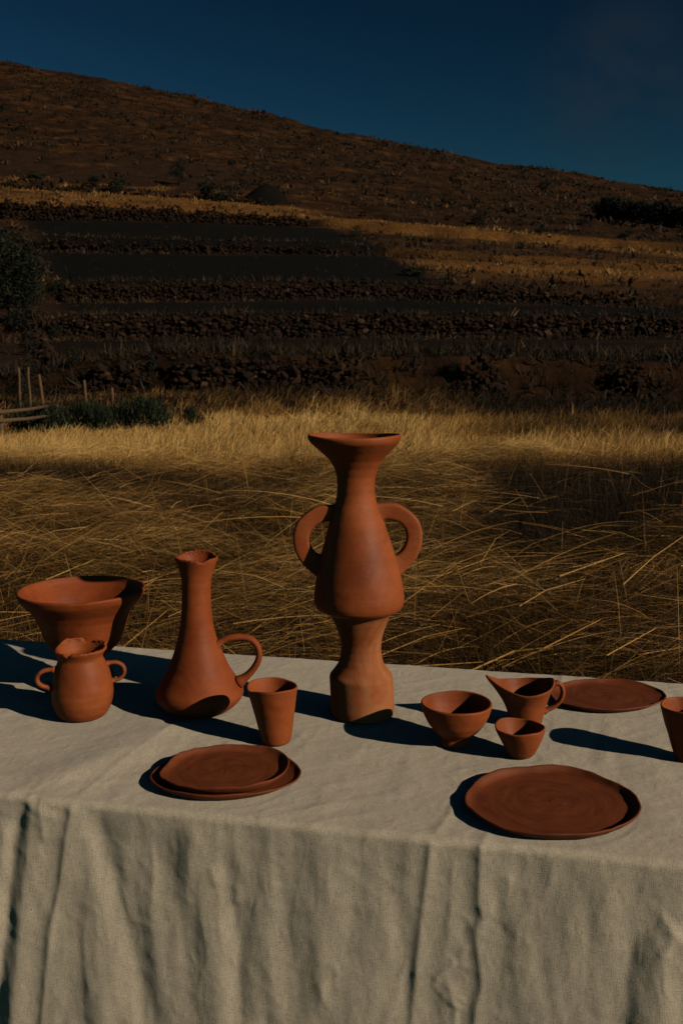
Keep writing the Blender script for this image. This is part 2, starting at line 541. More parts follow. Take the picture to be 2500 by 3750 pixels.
def tube(points, radii, seg=7):
    P = np.array(points, float)
    n_ = len(P)
    Tn = np.gradient(P, axis=0)
    Tn /= np.linalg.norm(Tn, axis=1)[:, None] + 1e-9
    ref = np.array([0.13, 0.97, 0.2]) if abs(Tn[0][1]) < 0.9 else np.array([1.0, 0, 0])
    V = []
    for i in range(n_):
        a = np.cross(Tn[i], ref); a /= np.linalg.norm(a)
        b2 = np.cross(Tn[i], a)
        for s in range(seg):
            th = 2 * math.pi * s / seg
            V.append(P[i] + radii[i] * (math.cos(th) * a + math.sin(th) * b2))
    F = []
    for i in range(n_ - 1):
        for s in range(seg):
            F.append((i * seg + s, i * seg + (s + 1) % seg, (i + 1) * seg + (s + 1) % seg, (i + 1) * seg + s))
    V.append(P[0]); V.append(P[-1])
    c0, c1 = len(V) - 2, len(V) - 1
    for s in range(seg):
        F.append((c0, (s + 1) % seg, s, c0))
        F.append((c1, (n_ - 1) * seg + s, (n_ - 1) * seg + (s + 1) % seg, c1))
    return np.array(V), F

def pydata(name, V, F, smooth=True):
    me = bpy.data.meshes.new(name)
    F = [tuple(dict.fromkeys(f)) for f in F]
    me.from_pydata([tuple(v) for v in V], [], F)
    me.polygons.foreach_set('use_smooth', np.full(len(me.polygons), smooth))
    me.update()
    return me

def join_blades(parts):
    Vs, Fs, Ts, off = [], [], [], 0
    for V, F, T in parts:
        Vs.append(V); Fs.append(F + off); Ts.append(T); off += len(V)
    return np.concatenate(Vs), np.concatenate(Fs), np.concatenate(Ts)

def make_grass_mat(name, stops, transl=0.25):
    m, nt, b = new_mat(name, 0.7, 0.25)
    c = ramp(nt, attr(nt, 'tone'), stops)
    nt.links.new(c, b.inputs['Base Color'])
    if transl:
        tr = nt.nodes.new('ShaderNodeBsdfTranslucent')
        nt.links.new(c, tr.inputs['Color'])
        ms = nt.nodes.new('ShaderNodeMixShader')
        ms.inputs[0].default_value = transl
        nt.links.new(b.outputs[0], ms.inputs[1])
        nt.links.new(tr.outputs[0], ms.inputs[2])
        nt.links.new(ms.outputs[0], nt.nodes['Material Output'].inputs['Surface'])
    return m

M_STRAW = make_grass_mat('dry_straw', [(0.0, (0.018, 0.010, 0.004)), (0.3, (0.085, 0.046, 0.014)), (0.55, (0.285, 0.142, 0.038)), (0.8, (0.57, 0.30, 0.078)), (1.0, (0.80, 0.50, 0.175))])
M_SCRUB = make_grass_mat('hill_scrub', [(0.0, (0.006, 0.006, 0.003)), (0.3, (0.017, 0.011, 0.005)), (0.55, (0.042, 0.023, 0.009)), (0.8, (0.15, 0.071, 0.020)), (1.0, (0.28, 0.152, 0.046))], 0.1)

def fan_points(n, y0, y1, half=0.46, power=1.0):
    """random points over the wedge of ground the photograph looks across (and a margin)"""
    a = RNG.uniform(0, 1, n)
    y = np.sqrt(y0 * y0 + a * (y1 * y1 - y0 * y0)) if power == 1 else y0 + (y1 - y0) * a ** power
    inner = 0.91 * half * y + 0.5
    out = RNG.uniform(0, 1, n) < 0.14                      # sparser beyond the picture's edges
    x = np.where(out, np.sign(RNG.uniform(-1, 1, n)) * (inner + RNG.uniform(0, 1, n) * 0.3 * y), RNG.uniform(-1, 1, n) * inner)
    return x, y

# colour regions of the field: darker on the right and in a band on the left, gold at the back
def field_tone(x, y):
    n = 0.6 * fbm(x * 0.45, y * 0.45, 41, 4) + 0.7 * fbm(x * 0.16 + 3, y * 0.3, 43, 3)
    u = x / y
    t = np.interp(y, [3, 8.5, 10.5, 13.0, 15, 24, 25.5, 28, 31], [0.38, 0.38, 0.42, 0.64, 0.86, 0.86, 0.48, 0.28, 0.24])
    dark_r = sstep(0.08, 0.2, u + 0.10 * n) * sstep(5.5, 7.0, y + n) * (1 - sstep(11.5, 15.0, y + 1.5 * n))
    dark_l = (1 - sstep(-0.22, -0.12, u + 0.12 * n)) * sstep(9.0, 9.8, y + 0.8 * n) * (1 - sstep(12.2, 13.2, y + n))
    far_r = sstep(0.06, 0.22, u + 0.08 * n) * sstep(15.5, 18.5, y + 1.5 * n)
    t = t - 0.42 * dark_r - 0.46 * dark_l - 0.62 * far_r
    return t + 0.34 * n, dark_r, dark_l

def straw_layer(n, y0, y1, kind):
    x, y = fan_points(n, y0, y1, 0.44)
    t, dr, dl = field_tone(x, y)
    patch = fbm(x * 0.9 + 7, y * 0.9, 57, 3)
    z = terrain_z(x, y)
    if kind == 'mat':                                     # long fallen stems, combed to the right and away
        cell = vnoise(x * 1.6, y * 1.6, 63)                # stems lie in sheaves that each have their own lean
        flow = 0.25 + 0.9 * fbm(x * 0.35, y * 0.35, 61, 2) + 1.3 * cell
        az = flow + RNG.normal(0, 0.38, n) + np.where(RNG.uniform(0, 1, n) < 0.35, math.pi, 0)
        el = RNG.normal(0.17, 0.20, n)
        ln = RNG.uniform(0.10, 0.50, n)
        wd = RNG.uniform(0.0010, 0.0030, n) * (1 + 0.05 * (y - 4))
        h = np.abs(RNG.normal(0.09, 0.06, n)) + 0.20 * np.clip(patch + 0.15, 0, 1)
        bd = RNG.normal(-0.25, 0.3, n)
        tn = np.clip(t + RNG.normal(0.04, 0.27, n) + 1.5 * (h - 0.19) + 0.15 * vnoise(x * 5, y * 5, 65), 0, 1)  # lighter with height: top light painted into the straw's tone
        base = np.stack([x - 0.5 * ln * np.cos(az), y - 0.5 * ln * np.sin(az), z + np.clip(h, 0.01, 0.42)], -1)
        keep = RNG.uniform(0, 1, n) > 0.9 * np.maximum(dr, dl)
        keep &= base[:, 1] > 2.45 - 0.0 * x
    elif kind == 'upright':
        az = RNG.uniform(0, 2 * math.pi, n)
        el = RNG.normal(1.25, 0.22, n)
        ln = RNG.uniform(0.14, 0.38, n)
        wd = RNG.uniform(0.0016, 0.0036, n) * (1 + 0.09 * (y - 4))
        bd = RNG.normal(-0.25, 0.3, n)
        tn = np.clip(t - 0.10 + RNG.normal(0, 0.14, n), 0, 1)
        base = np.stack([x, y, z - 0.01], -1)
        keep = RNG.uniform(0, 1, n) < 0.5 + 0.5 * np.maximum(np.maximum(dr, dl), sstep(11, 13.5, y))
    else:                                                 # tall soft grass at the back of the field, blown to the right
        az = RNG.normal(0.2, 1.25, n)
        el = RNG.normal(0.95, 0.35, n)
        ln = RNG.uniform(0.20, 0.44, n) * np.where((x / y < -0.14) & (y > 15.5), 0.55, 1.0)
        wd = RNG.uniform(0.005, 0.012, n) * (y / 14.0)
        bd = RNG.normal(-0.7, 0.3, n)
        clump = fbm(x * 1.4, y * 1.4, 77, 3)
        tn = np.clip(t + 0.26 * clump + 0.16 * fbm(x * 3.5, y * 2.0, 79, 2) + RNG.normal(0, 0.11, n), 0, 1)
        ln = ln * (1 + 0.8 * clump)
        base = np.stack([x, y, z - 0.01], -1)
        keep = np.ones(n, bool)
    s = keep
    return blades(base[s], az[s], el[s], ln[s], wd[s], bd[s], tn[s], 2)

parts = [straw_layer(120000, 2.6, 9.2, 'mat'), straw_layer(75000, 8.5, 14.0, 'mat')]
# a few hundred thick pale reeds lying over the mat
n = 170
x, y = fan_points(n, 2.9, 10.5, 0.42)
az = RNG.normal(0.45, 0.5, n) + np.where(RNG.uniform(0, 1, n) < 0.4, math.pi, 0)
ln = RNG.uniform(0.35, 1.0, n)
hz = terrain_z(x, y) + RNG.uniform(0.15, 0.36, n)
parts.append(blades(np.stack([x, y, hz], -1), az, RNG.normal(0.12, 0.12, n), ln, RNG.uniform(0.003, 0.006, n), RNG.normal(-0.2, 0.15, n), np.clip(RNG.normal(0.72, 0.12, n), 0, 1), 5))
# sheaves of long reeds bent over together
n = 2600
x, y = fan_points(n, 2.8, 9.6, 0.42)
k_ = (vnoise(x * 0.8, y * 1.5, 203) + 0.4 * vnoise(x * 2.1, y * 3, 204) > -0.05) & (RNG.uniform(0, 1, n) > 0.85 * field_tone(x, y)[1])
x, y = x[k_], y[k_]
n = len(x)
az = 0.15 + 0.55 * vnoise(x * 0.9, y * 0.9, 205) + RNG.normal(0, 0.16, n) + np.where(vnoise(x * 0.7, y * 0.7, 207) > 0.35, math.pi, 0)
ln = RNG.uniform(0.22, 0.65, n)
hz = terrain_z(x, y) + RNG.uniform(0.06, 0.26, n)
parts.append(blades(np.stack([x - 0.5 * ln * np.cos(az), y - 0.5 * ln * np.sin(az), hz], -1), az, RNG.normal(0.30, 0.10, n), ln, RNG.uniform(0.0022, 0.0046, n), RNG.normal(-0.40, 0.2, n), np.clip(RNG.normal(0.62, 0.16, n), 0, 1), 6))
# upright pale stalks
n = 260
x, y = fan_points(n, 3.0, 10.0, 0.42)
parts.append(blades(np.stack([x, y, terrain_z(x, y)], -1), RNG.uniform(0, 6.28, n), RNG.normal(1.3, 0.2, n), RNG.uniform(0.35, 0.7, n), RNG.uniform(0.003, 0.005, n), RNG.normal(-0.15, 0.1, n), np.clip(RNG.normal(0.6, 0.15, n), 0, 1), 3))
# the conspicuous long reeds
REEDS = [[(447, 2372), (616, 2233)], [(169, 2123), (345, 2050)], [(1665, 2058), (1716, 2206)], [(1720, 2457), (1880, 2385), (1991, 2373), (2195, 2270)],
         [(2047, 2110), (2282, 2026)], [(2278, 2142), (2390, 2040), (2520, 1950)], [(1465, 2214), (1692, 2050)], [(923, 2312), (1150, 2142)], [(1078, 2121), (1114, 2386)],
         [(790, 2330), (915, 2410)], [(1790, 1875), (1900, 1822)], [(1900, 2220), (2000, 2160), (2140, 2120)], [(20, 1960), (90, 1920)], [(870, 1850), (960, 1930)],
         [(1320, 2430), (1560, 2330), (1700, 2300)], [(1480, 2340), (1580, 2440)], [(1960, 2400), (2140, 2450)], [(540, 2110), (545, 2240)], [(330, 2310), (430, 2200), (560, 2130)],
         [(1500, 2150), (1800, 2040), (2000, 2035)], [(1880, 2150), (2150, 2180), (2260, 2200)], [(660, 2120), (820, 2080), (930, 2060)], [(2220, 2400), (2400, 2300), (2510, 2290)]]
rv, rf, rt, off = [], [], [], 0
for i, pl in enumerate(REEDS):
    P = np.array([on_plane(u, v, 0.24 + 0.05 * ((i * 7) % 4) / 3 + 0.02 * j) for j, (u, v) in enumerate(pl)])
    P = np.stack([np.interp(np.linspace(0, 1, 7), np.linspace(0, 1, len(P)), P[:, q]) for q in range(3)], -1)
    V_, F_ = tube(P, list(np.linspace(0.0034, 0.0018, 7) * (1.15 if i < 6 else 0.7)), 5)
    V_ = V_[:-2]; F_ = [f for f in F_ if len(set(f)) == 4]
    rv.append(V_); rf.append(np.array(F_) + off); rt.append(np.full(len(V_), 0.72 + 0.2 * ((i * 5) % 7) / 6)); off += len(V_)
parts.append((np.concatenate(rv), np.concatenate(rf), np.concatenate(rt)))
V, F, T = join_blades(parts)
tag(link('fallen_straw', mesh_from('fallen_straw', V, F, False, {'tone': T}), M_STRAW), 'tangled mat of fallen golden straw on the field behind the table', 'straw', kind='stuff')
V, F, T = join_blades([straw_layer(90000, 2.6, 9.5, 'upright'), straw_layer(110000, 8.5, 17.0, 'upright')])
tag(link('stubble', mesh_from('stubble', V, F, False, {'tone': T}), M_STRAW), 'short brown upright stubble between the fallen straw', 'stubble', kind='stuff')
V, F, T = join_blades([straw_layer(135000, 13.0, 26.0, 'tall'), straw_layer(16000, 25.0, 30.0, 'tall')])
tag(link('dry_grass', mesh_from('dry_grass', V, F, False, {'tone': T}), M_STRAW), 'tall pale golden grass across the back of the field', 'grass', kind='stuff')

# scrub over the hill: tufts of short blades
def tuft_field(n_tufts, y0, y1, nb, hgt, wid, tone_fn, keep_fn, spread):
    x, y = fan_points(n_tufts, y0, y1, 0.43, 1.0)
    k = keep_fn(x, y)
    x, y = x[k], y[k]
    n_ = len(x)
    sz = np.clip(np.exp(RNG.normal(-0.1, 0.38, n_)), 0.4, 1.7)
    tn = tone_fn(x, y) + RNG.normal(0, 0.13, n_)
    z = terrain_z(x, y)
    rep = lambda a: np.repeat(a, nb)
    N = n_ * nb
    r = RNG.normal(0, spread, (N, 2)) * rep(sz)[:, None]
    base = np.stack([rep(x) + r[:, 0], rep(y) + r[:, 1], rep(z) - 0.05], -1)
    el = RNG.normal(0.85, 0.4, N)
    return blades(base, RNG.uniform(0, 6.28, N), el, RNG.uniform(0.5, 1.1, N) * hgt * rep(sz), RNG.uniform(0.6, 1.3, N) * wid * rep(sz), RNG.normal(-0.5, 0.4, N), np.clip(rep(tn) + RNG.normal(0, 0.06, N), 0, 1), 1)

def scrub_keep(x, y):
    lap, gold, soil = zone_masks(x, y)
    n_ = fbm(x * 0.12, y * 0.12, 91, 3)
    return (RNG.uniform(0, 1, len(x)) < (0.55 + 0.9 * n_)) & (lap < 0.3) & (RNG.uniform(0, 1, len(x)) > soil * 0.85)

def scrub_tone(x, y):
    lap, gold, soil = zone_masks(x, y)
    n_ = fbm(x * 0.06, y * 0.22, 95, 3)
    return 0.36 + 0.62 * gold + 0.48 * n_ - 0.06 * sstep(120, 180, y)

def gold_keep(x, y):
    lap, gold, soil = zone_masks(x, y)
    return RNG.uniform(0, 1, len(x)) < gold

bank_keep = lambda x, y: RNG.uniform(0, 1, len(x)) < 0.8
V, F, T = join_blades([
    tuft_field(11000, 108, 192, 7, 0.46, 0.20, scrub_tone, scrub_keep, 0.25),
    tuft_field(4500, 58, 108, 7, 0.38, 0.12, scrub_tone, scrub_keep, 0.2),
    tuft_field(7000, 58, 125, 6, 0.20, 0.09, scrub_tone, gold_keep, 0.3),
    tuft_field(2600, 29.5, 34, 10, 0.34, 0.035, lambda x, y: 0.33 + 0.2 * fbm(x * .5, y * .5, 3, 3), bank_keep, 0.12),
    tuft_field(2600, 43.2, 47.0, 7, 0.30, 0.035, lambda x, y: 0.42 + 0.25 * fbm(x * .6, y * .6, 13, 3), lambda x, y: RNG.uniform(0, 1, len(x)) < 0.5 + fbm(x * .5, y * .5, 15, 3), 0.14),
    tuft_field(2400, 56.5, 60.0, 7, 0.32, 0.045, lambda x, y: 0.42 + 0.25 * fbm(x * .6, y * .6, 17, 3), lambda x, y: RNG.uniform(0, 1, len(x)) < 0.5 + fbm(x * .5, y * .5, 19, 3), 0.16),
    tuft_field(1500, 76.5, 80.0, 7, 0.34, 0.06, lambda x, y: 0.44 + 0.2 * fbm(x * .6, y * .6, 23, 3), lambda x, y: RNG.uniform(0, 1, len(x)) < 0.5 + fbm(x * .5, y * .5, 25, 3), 0.18),
    tuft_field(900, 46, 95, 6, 0.22, 0.04, lambda x, y: 0.36 + 0 * x, lambda x, y: RNG.uniform(0, 1, len(x)) < 0.35 + fbm(x * .3, y * .3, 29, 3), 0.12),
    tuft_field(700, 34, 46, 8, 0.3, 0.04, lambda x, y: 0.36 + 0 * x, lambda x, y: zone_masks(x, y)[0] < 0.2, 0.12),
])
tag(link('hill_scrub', mesh_from('hill_scrub', V, F, False, {'tone': T}), M_SCRUB), 'brown and tan scrub tufts covering the hillside', 'scrub', kind='stuff')

# ================================================================ SHRUBS, TREE, HEDGE
def make_leaf_mat(name, stops):
    return make_grass_mat(name, stops, 0.12)

M_LEAF = make_leaf_mat('green_foliage', [(0.0, (0.006, 0.010, 0.005)), (0.5, (0.014, 0.023, 0.009)), (1.0, (0.034, 0.048, 0.017))])
M_TREE = make_leaf_mat('tree_foliage', [(0.0, (0.005, 0.006, 0.003)), (0.5, (0.011, 0.015, 0.006)), (1.0, (0.026, 0.032, 0.012))])
M_DARK = make_leaf_mat('dark_foliage', [(0.0, (0.005, 0.006, 0.004)), (0.5, (0.010, 0.013, 0.008)), (1.0, (0.022, 0.026, 0.014))])
M_OLIVE = make_leaf_mat('olive_foliage', [(0.0, (0.010, 0.010, 0.006)), (0.5, (0.026, 0.024, 0.012)), (1.0, (0.055, 0.045, 0.022))])
M_BARK, nt, b = new_mat('weathered_bark', 0.9, 0.1)
nt.links.new(ramp(nt, noise_tex(nt, mapping(nt, coords(nt), (8, 8, 2)), 3), [(0.3, (0.03, 0.02, 0.012)), (0.7, (0.09, 0.06, 0.035))]), b.inputs['Base Color'])

def leaf_cloud(n_leaf, rx, ry, rz, size, clumps, seed, upright=0.0):
    """leaf blades gathered in clumps through a crown-shaped volume, base at z=0"""
    g = np.random.default_rng(seed)
    cc = g.normal(0, 1, (clumps, 3)); cc /= np.linalg.norm(cc, axis=1)[:, None]
    cc *= g.uniform(0.25, 0.85, (clumps, 1)) ** 0.6
    ci = g.integers(0, clumps, n_leaf)
    p = cc[ci] + g.normal(0, 0.2, (n_leaf, 3))
    base = p * np.array([rx, ry, rz]) + np.array([0, 0, rz * 0.95])
    base[:, 2] = np.maximum(base[:, 2], 0.02 * rz)
    az = g.uniform(0, 6.28, n_leaf)
    el = g.normal(0.3 + upright, 0.6, n_leaf) if upright < 0.5 else g.normal(1.2, 0.25, n_leaf)
    tone = np.clip(g.uniform(0.1, 0.9, clumps)[ci] * 0.6 + g.uniform(0, 0.4, n_leaf), 0, 1)
    return blades(base, az, el, g.uniform(.6, 1.4, n_leaf) * size, g.uniform(.6, 1.3, n_leaf) * size * (0.45 if upright < .5 else 0.16), g.normal(-0.3, 0.3, n_leaf), tone, 1, g.uniform(0, 3.14, n_leaf))

def shrub(label, u, v, w, h, mat, group=None, Y=None, n_leaf=700, size=None, name='shrub', cat='shrub', upright=0.0, seed=0):
    p = hit(u, v) if Y is None else None
    if p is None:
        q = at(u, v, Y); p = np.array([q[0], Y, float(terrain_z(q[0], Y))])
    k = cam_depth(p) / FPX
    rx, rz = w * k / 2, h * k / 2
    root = thing(name, label, cat, (p[0], p[1], p[2]), group)
    V, F, T = leaf_cloud(n_leaf, rx * 0.9, rx * 0.75, rz, size or max(0.05, 0.16 * rx), max(7, n_leaf // 45), seed + int(u) + int(v), upright)
    link('foliage', mesh_from('foliage', V, F, False, {'tone': T}), mat, root)
    Vs, Fs, off = [], [], 0
    for q in range(4):
        a = q * 1.6 + u
        V, F = tube([(0, 0, -0.1), (0.3 * rx * math.cos(a), 0.3 * rx * math.sin(a), rz * 0.5), (0.5 * rx * math.cos(a), 0.5 * rx * math.sin(a), rz * 1.1)], [0.05 * rx, 0.03 * rx, 0.01 * rx], 5)
        Vs.append(V); Fs += [tuple(i + off for i in f) for f in F]; off += len(V)
    link('stem', pydata('stem', np.concatenate(Vs), Fs), M_BARK, root)
    return root

shrub('bushy green shrub low beside the wooden gate', 140, 1622, 250, 120, M_LEAF, Y=20.3, n_leaf=2200, size=0.14, upright=1, name='green_bush', cat='bush')
shrub('green bush in front of the tall fence posts, middle of the row', 335, 1612, 240, 108, M_LEAF, Y=20.8, n_leaf=2200, size=0.15, upright=1, name='green_bush', cat='bush', seed=3)
shrub('darkest green bush at the end of the fence row', 520, 1606, 250, 120, M_LEAF, Y=21.2, n_leaf=2200, size=0.15, upright=1, name='green_bush', cat='bush', seed=5)
shrub('small green sprig next to the last fence post', 725, 1582, 110, 90, M_LEAF, Y=22.0, n_leaf=500, size=0.12, upright=1, name='green_bush', cat='bush', seed=6)
shrub('round dark shrub on the golden strip, widest of its row', 440, 706, 95, 55, M_DARK, seed=1)
shrub('low dark shrub between two others above the golden strip', 345, 684, 70, 36, M_DARK, seed=2)
shrub('flat olive shrub high above the golden strip', 140, 656, 85, 28, M_OLIVE, seed=3)
shrub('small dark shrub at the end of the golden strip near the leafy tree', 25, 690, 48, 28, M_DARK, seed=4)
shrub('upright dark bushy tree alone on the brown slope', 655, 676, 72, 92, M_DARK, name='small_tree', cat='tree', seed=5, n_leaf=1100)
shrub('dark shrub beneath the lone bushy tree on the slope', 745, 694, 58, 34, M_OLIVE, seed=6)
shrub('wide dark shrub leaning against the black gravel mound', 800, 738, 130, 66, M_DARK, seed=7, n_leaf=900)
shrub('lone green shrub close under the ridge line', 1990, 690, 62, 34, M_LEAF, seed=8)
shrub('dark shrub on the tawny slope below the ridge shrub', 1760, 826, 80, 52, M_OLIVE, seed=9)
shrub('small dark shrub in the tawny grass below the hedge', 1975, 862, 52, 36, M_DARK, seed=10)
shrub('olive shrub above the corner of the black plot', 1300, 868, 64, 40, M_OLIVE, seed=11)
shrub('dark shrub in the grass directly under the clipped hedge', 2285, 875, 62, 32, M_DARK, seed=12)
shrub('low shrub at the foot of the hedge end', 2130, 826, 60, 26, M_OLIVE, seed=13)
shrub('dark shrub on the lower right edge of the black plot', 1510, 1012, 110, 36, M_DARK, seed=14)
shrub('green shrub among the pale stones of the uphill rubble wall', 215, 1092, 66, 60, M_LEAF, seed=15, n_leaf=900)
shrub('dark shrub at the corner of the tall terrace wall', 215, 1245, 60, 60, M_DARK, seed=16)
shrub('black bush at the base of the rubble wall', 275, 1345, 60, 80, M_DARK, seed=17)
shrub('green tuft on the bank between two stone heaps', 560, 1362, 60, 45, M_LEAF, seed=18)
shrub('dark bush beside the round clump of stones', 1660, 1395, 66, 80, M_DARK, seed=19)
shrub('dark bush in the dry grass below the round clump of stones', 1770, 1512, 80, 50, M_DARK, seed=20)
shrub('dark bush on the bank near the buried clump of stones', 2255, 1395, 80, 80, M_DARK, seed=21)
shrub('low black bush hugging the bare earth track', 95, 1215, 110, 60, M_DARK, seed=22)

for k_, (u_, v_, w_, h_, m_, lab_) in enumerate([  # dark scrub mass, also standing in for the wall's black shadow line
        (62, 1035, 150, 120, M_DARK, 'dark scrub below the leafy tree at the top of the rubble wall'),
        (118, 1120, 90, 80, M_OLIVE, 'olive scrub halfway down the rubble wall'),
        (62, 1190, 90, 60, M_DARK, 'black scrub spreading over the bare earth track'),
        (108, 1300, 60, 90, M_DARK, 'narrow dark scrub against the lower rubble wall'),
        (112, 1385, 64, 80, M_OLIVE, 'olive scrub at the foot of the rubble wall'),
        (70, 1480, 110, 100, M_DARK, 'dark scrub in place of the dug-out hole behind the rail gate')]):  # dark foliage stands in for the blackness inside the hole
    shrub(lab_, u_, v_, w_, h_, m_, seed=40 + k_, n_leaf=800)

# clipped hedge
p0 = hit(2195, 800); p1 = hit(2560, 838)
root = thing('clipped_hedge', 'long dark clipped hedge on the slope under the ridge', 'hedge', tuple(p0))
Vs = []
for i in range(16):
    t = i / 15
    q = p0 * (1 - t) + p1 * t
    q[2] = float(terrain_z(q[0], q[1]))
    V, F, T = leaf_cloud(900, 1.15, 0.9, 1.25 + 0.15 * math.sin(i * 2.1), 0.30, 22, 300 + i)
    Vs.append((V + (q - p0), F, T))
V, F, T = join_blades(Vs)
link('foliage', mesh_from('foliage', V, F, False, {'tone': T}), M_DARK, root)
Vs, Fs, off = [], [], 0
for i in range(10):
    t = (i + .5) / 10
    q = p0 * (1 - t) + p1 * t
    q[2] = float(terrain_z(q[0], q[1]))
    V, F = tube([q - p0 + np.array([0, 0, -.1]), q - p0 + np.array([0.05, 0, 1.0])], [0.05, 0.02], 5)
    Vs.append(V); Fs += [tuple(j + off for j in f) for f in F]; off += len(V)
link('stem', pydata('stem', np.concatenate(Vs), Fs), M_BARK, root)

# tree at the left edge, above the track
ty = 47.0
tb = at(28, 1030, ty); tb = np.array([tb[0], ty, float(terrain_z(tb[0], ty))])
root = thing('leafy_tree', 'dark leafy tree on the terrace beside the bare earth track', 'tree', tuple(tb))
V, F = tube([(0, 0, -.2), (0.08, 0, .6), (0.02, .1, 1.4), (0.15, 0.05, 2.4), (.1, 0, 3.2)], [.17, .14, .11, .07, .03], 9)
Vs, Fs, off = [V], list(F), len(V)
for q in range(7):
    a = q * 0.95
    V, F = tube([(0.05, .03, 1.0 + .2 * q), (.6 * math.cos(a), .6 * math.sin(a), 1.7 + .2 * q), (1.1 * math.cos(a), 1.0 * math.sin(a), 2.0 + .25 * q)], [.06, .04, .012], 6)
    Vs.append(V); Fs += [tuple(j + off for j in f) for f in F]; off += len(V)
link('trunk', pydata('trunk', np.concatenate(Vs), Fs), M_BARK, root)
V, F, T = leaf_cloud(8000, 1.7, 1.5, 1.9, 0.17, 90, 900)
V = V + np.array([0, 0, 0.75])
link('crown', mesh_from('crown', V, F, False, {'tone': T}), M_TREE, root)

# dry weed stalks standing in the straw beside the tall vase
M_WEED, nt, b = new_mat('dead_weed', 0.9, 0.1)
nt.links.new(ramp(nt, noise_tex(nt, coords(nt), 30), [(0.3, (0.035, 0.02, 0.01)), (0.7, (0.10, 0.062, 0.028))]), b.inputs['Base Color'])
for i, (b_px, t_px, lab) in enumerate([((1650, 1990), (1469, 1616), 'tall dead weed stalk with seed heads leaning behind the vase mouth'),
                                       ((1735, 1960), (1545, 1632), 'thin bare dead weed stalk leaning beside a seeded one'),
                                       ((1060, 2395), (1075, 2105), 'straight pale weed stem standing between carafe and vase')]):
    pb = on_plane(*b_px, 0.0)
    pb[2] = float(terrain_z(pb[0], pb[1]))
    pt_ = at(*t_px, pb[1] - 0.1)
    root = thing('dry_weed', lab, 'weed', tuple(pb))
    d_ = pt_ - pb
    tt = np.linspace(0, 1, 8)
    P = np.stack([d_ * t + np.array([0.03 * math.sin(3 * t + i), 0, 0.03 * math.sin(2.6 * t)]) * t * (1 - t) * 4 for t in tt])
    V, F = tube(P, list(np.linspace(0.0034, 0.0014, 8)), 6)
    link('stem', pydata('stem', V, F), M_WEED, root)
    if i < 2:
        rr = random.Random(i)
        for q in range(9 if i == 0 else 4):
            t = rr.uniform(0.35, 0.98)
            c = d_ * t
            e = c + np.array([rr.uniform(-.05, .05), rr.uniform(-.03, .03), rr.uniform(.01, .05)])
            V, F = tube([c, c * .4 + e * .6, e], [0.0016, 0.0045, 0.002], 6)
            link('seed_head', pydata('seed_head', V, F), M_WEED, root)

# black lapilli mound
p = hit(975, 748)
root_k = cam_depth(p) / FPX
me_v, me_f = [], []
nr, ns = 9, 30
for i in range(nr + 1):
    r = i / nr
    for s in range(ns):
        a = 2 * math.pi * s / ns
        z = 1.45 * (1 - r ** 2.1) * (1 + .08 * math.sin(3 * a + 1))
        xx, yy = 92 * root_k * r * math.cos(a), 70 * root_k * r * math.sin(a)
        me_v.append((xx, yy, z + float(terrain_z(p[0] + xx, p[1] + 1.5 + yy)) - p[2] - 0.35 * r + 0.05 * random.uniform(-1, 1)))
for i in range(nr):
    for s in range(ns):
        me_f.append((i * ns + s, i * ns + (s + 1) % ns, (i + 1) * ns + (s + 1) % ns, (i + 1) * ns + s))
M_LAP, nt, b = new_mat('black_lapilli', 0.95, 0.1)
nl = noise_tex(nt, coords(nt), 9, 5, 0.7)
nt.links.new(ramp(nt, nl, [(0.3, (0.004, 0.0037, 0.003)), (0.8, (0.010, 0.008, 0.006))]), b.inputs['Base Color'])
bump(nt, b, nl, 0.7, 0.08)
o = link('gravel_mound', pydata('gravel_mound', me_v, me_f), M_LAP)
o.location = (p[0], p[1] + 1.5, p[2])
tag(o, 'domed heap of black volcanic gravel at the end of the golden strip', 'gravel mound')

# ================================================================ FENCE AND GATE
M_WOOD, nt, b = new_mat('weathered_wood', 0.85, 0.15)
nt.links.new(ramp(nt, noise_tex(nt, mapping(nt, coords(nt), (20, 20, 2)), 4, 5), [(0.3, (0.07, 0.04, 0.02)), (0.7, (0.17, 0.10, 0.052))]), b.inputs['Base Color'])

def post_mesh(h, r, lean, seed):
    rr = random.Random(seed)
    pts = [(lean * t * h + rr.uniform(-.008, .008), rr.uniform(-.008, .008), -0.15 + (h + .15) * t) for t in np.linspace(0, 1, 5)]
    V, F = tube(pts, [r * 1.05, r, r * 1.02, r * .95, r * .85], 9)
    return pydata('post', V, F)

posts = [(172, 1530, 1372, 21.5), (318, 1545, 1392, 22.0), (418, 1560, 1420, 22.2), (664, 1585, 1472, 22.5), (75, 1470, 1345, 27.0), (112, 1472, 1345, 27.5)]
fb = at(172, 1530, 21.5)
root = thing('post_fence', 'leaning wooden post and wire fence behind the green bushes', 'fence', (fb[0], 21.5, float(terrain_z(fb[0], 21.5))))
base = np.array(root.location)
tops = []
for i, (u, vb, vt, Y) in enumerate(posts):
    q, t_ = at(u, vb, Y), at(u, vt, Y)
    gz = float(terrain_z(q[0], Y))
    o = link('post', post_mesh(t_[2] - gz, 0.036, [0.10, 0.01, 0.02, -0.01, 0.0, 0.02][i] * -1, i), M_WOOD, root)
    o.location = (q[0] - base[0], Y - base[1], gz - base[2])
    tops.append(np.array([t_[0], Y, t_[2]]) - base)
for dz in (0.18, 0.45):
    order = [4, 5, 0, 1, 2, 3]
    pts = []
    for a, b_ in zip(order[:-1], order[1:]):
        for t in np.linspace(0, 1, 6)[:-1]:
            q = tops[a] * (1 - t) + tops[b_] * t
            pts.append(q - np.array([0, 0.03, dz + 0.1 * t * (1 - t)]))
    V, F = tube(pts, [0.002] * len(pts), 4)
    link('wire', pydata('wire', V, F), M_BARK, root)

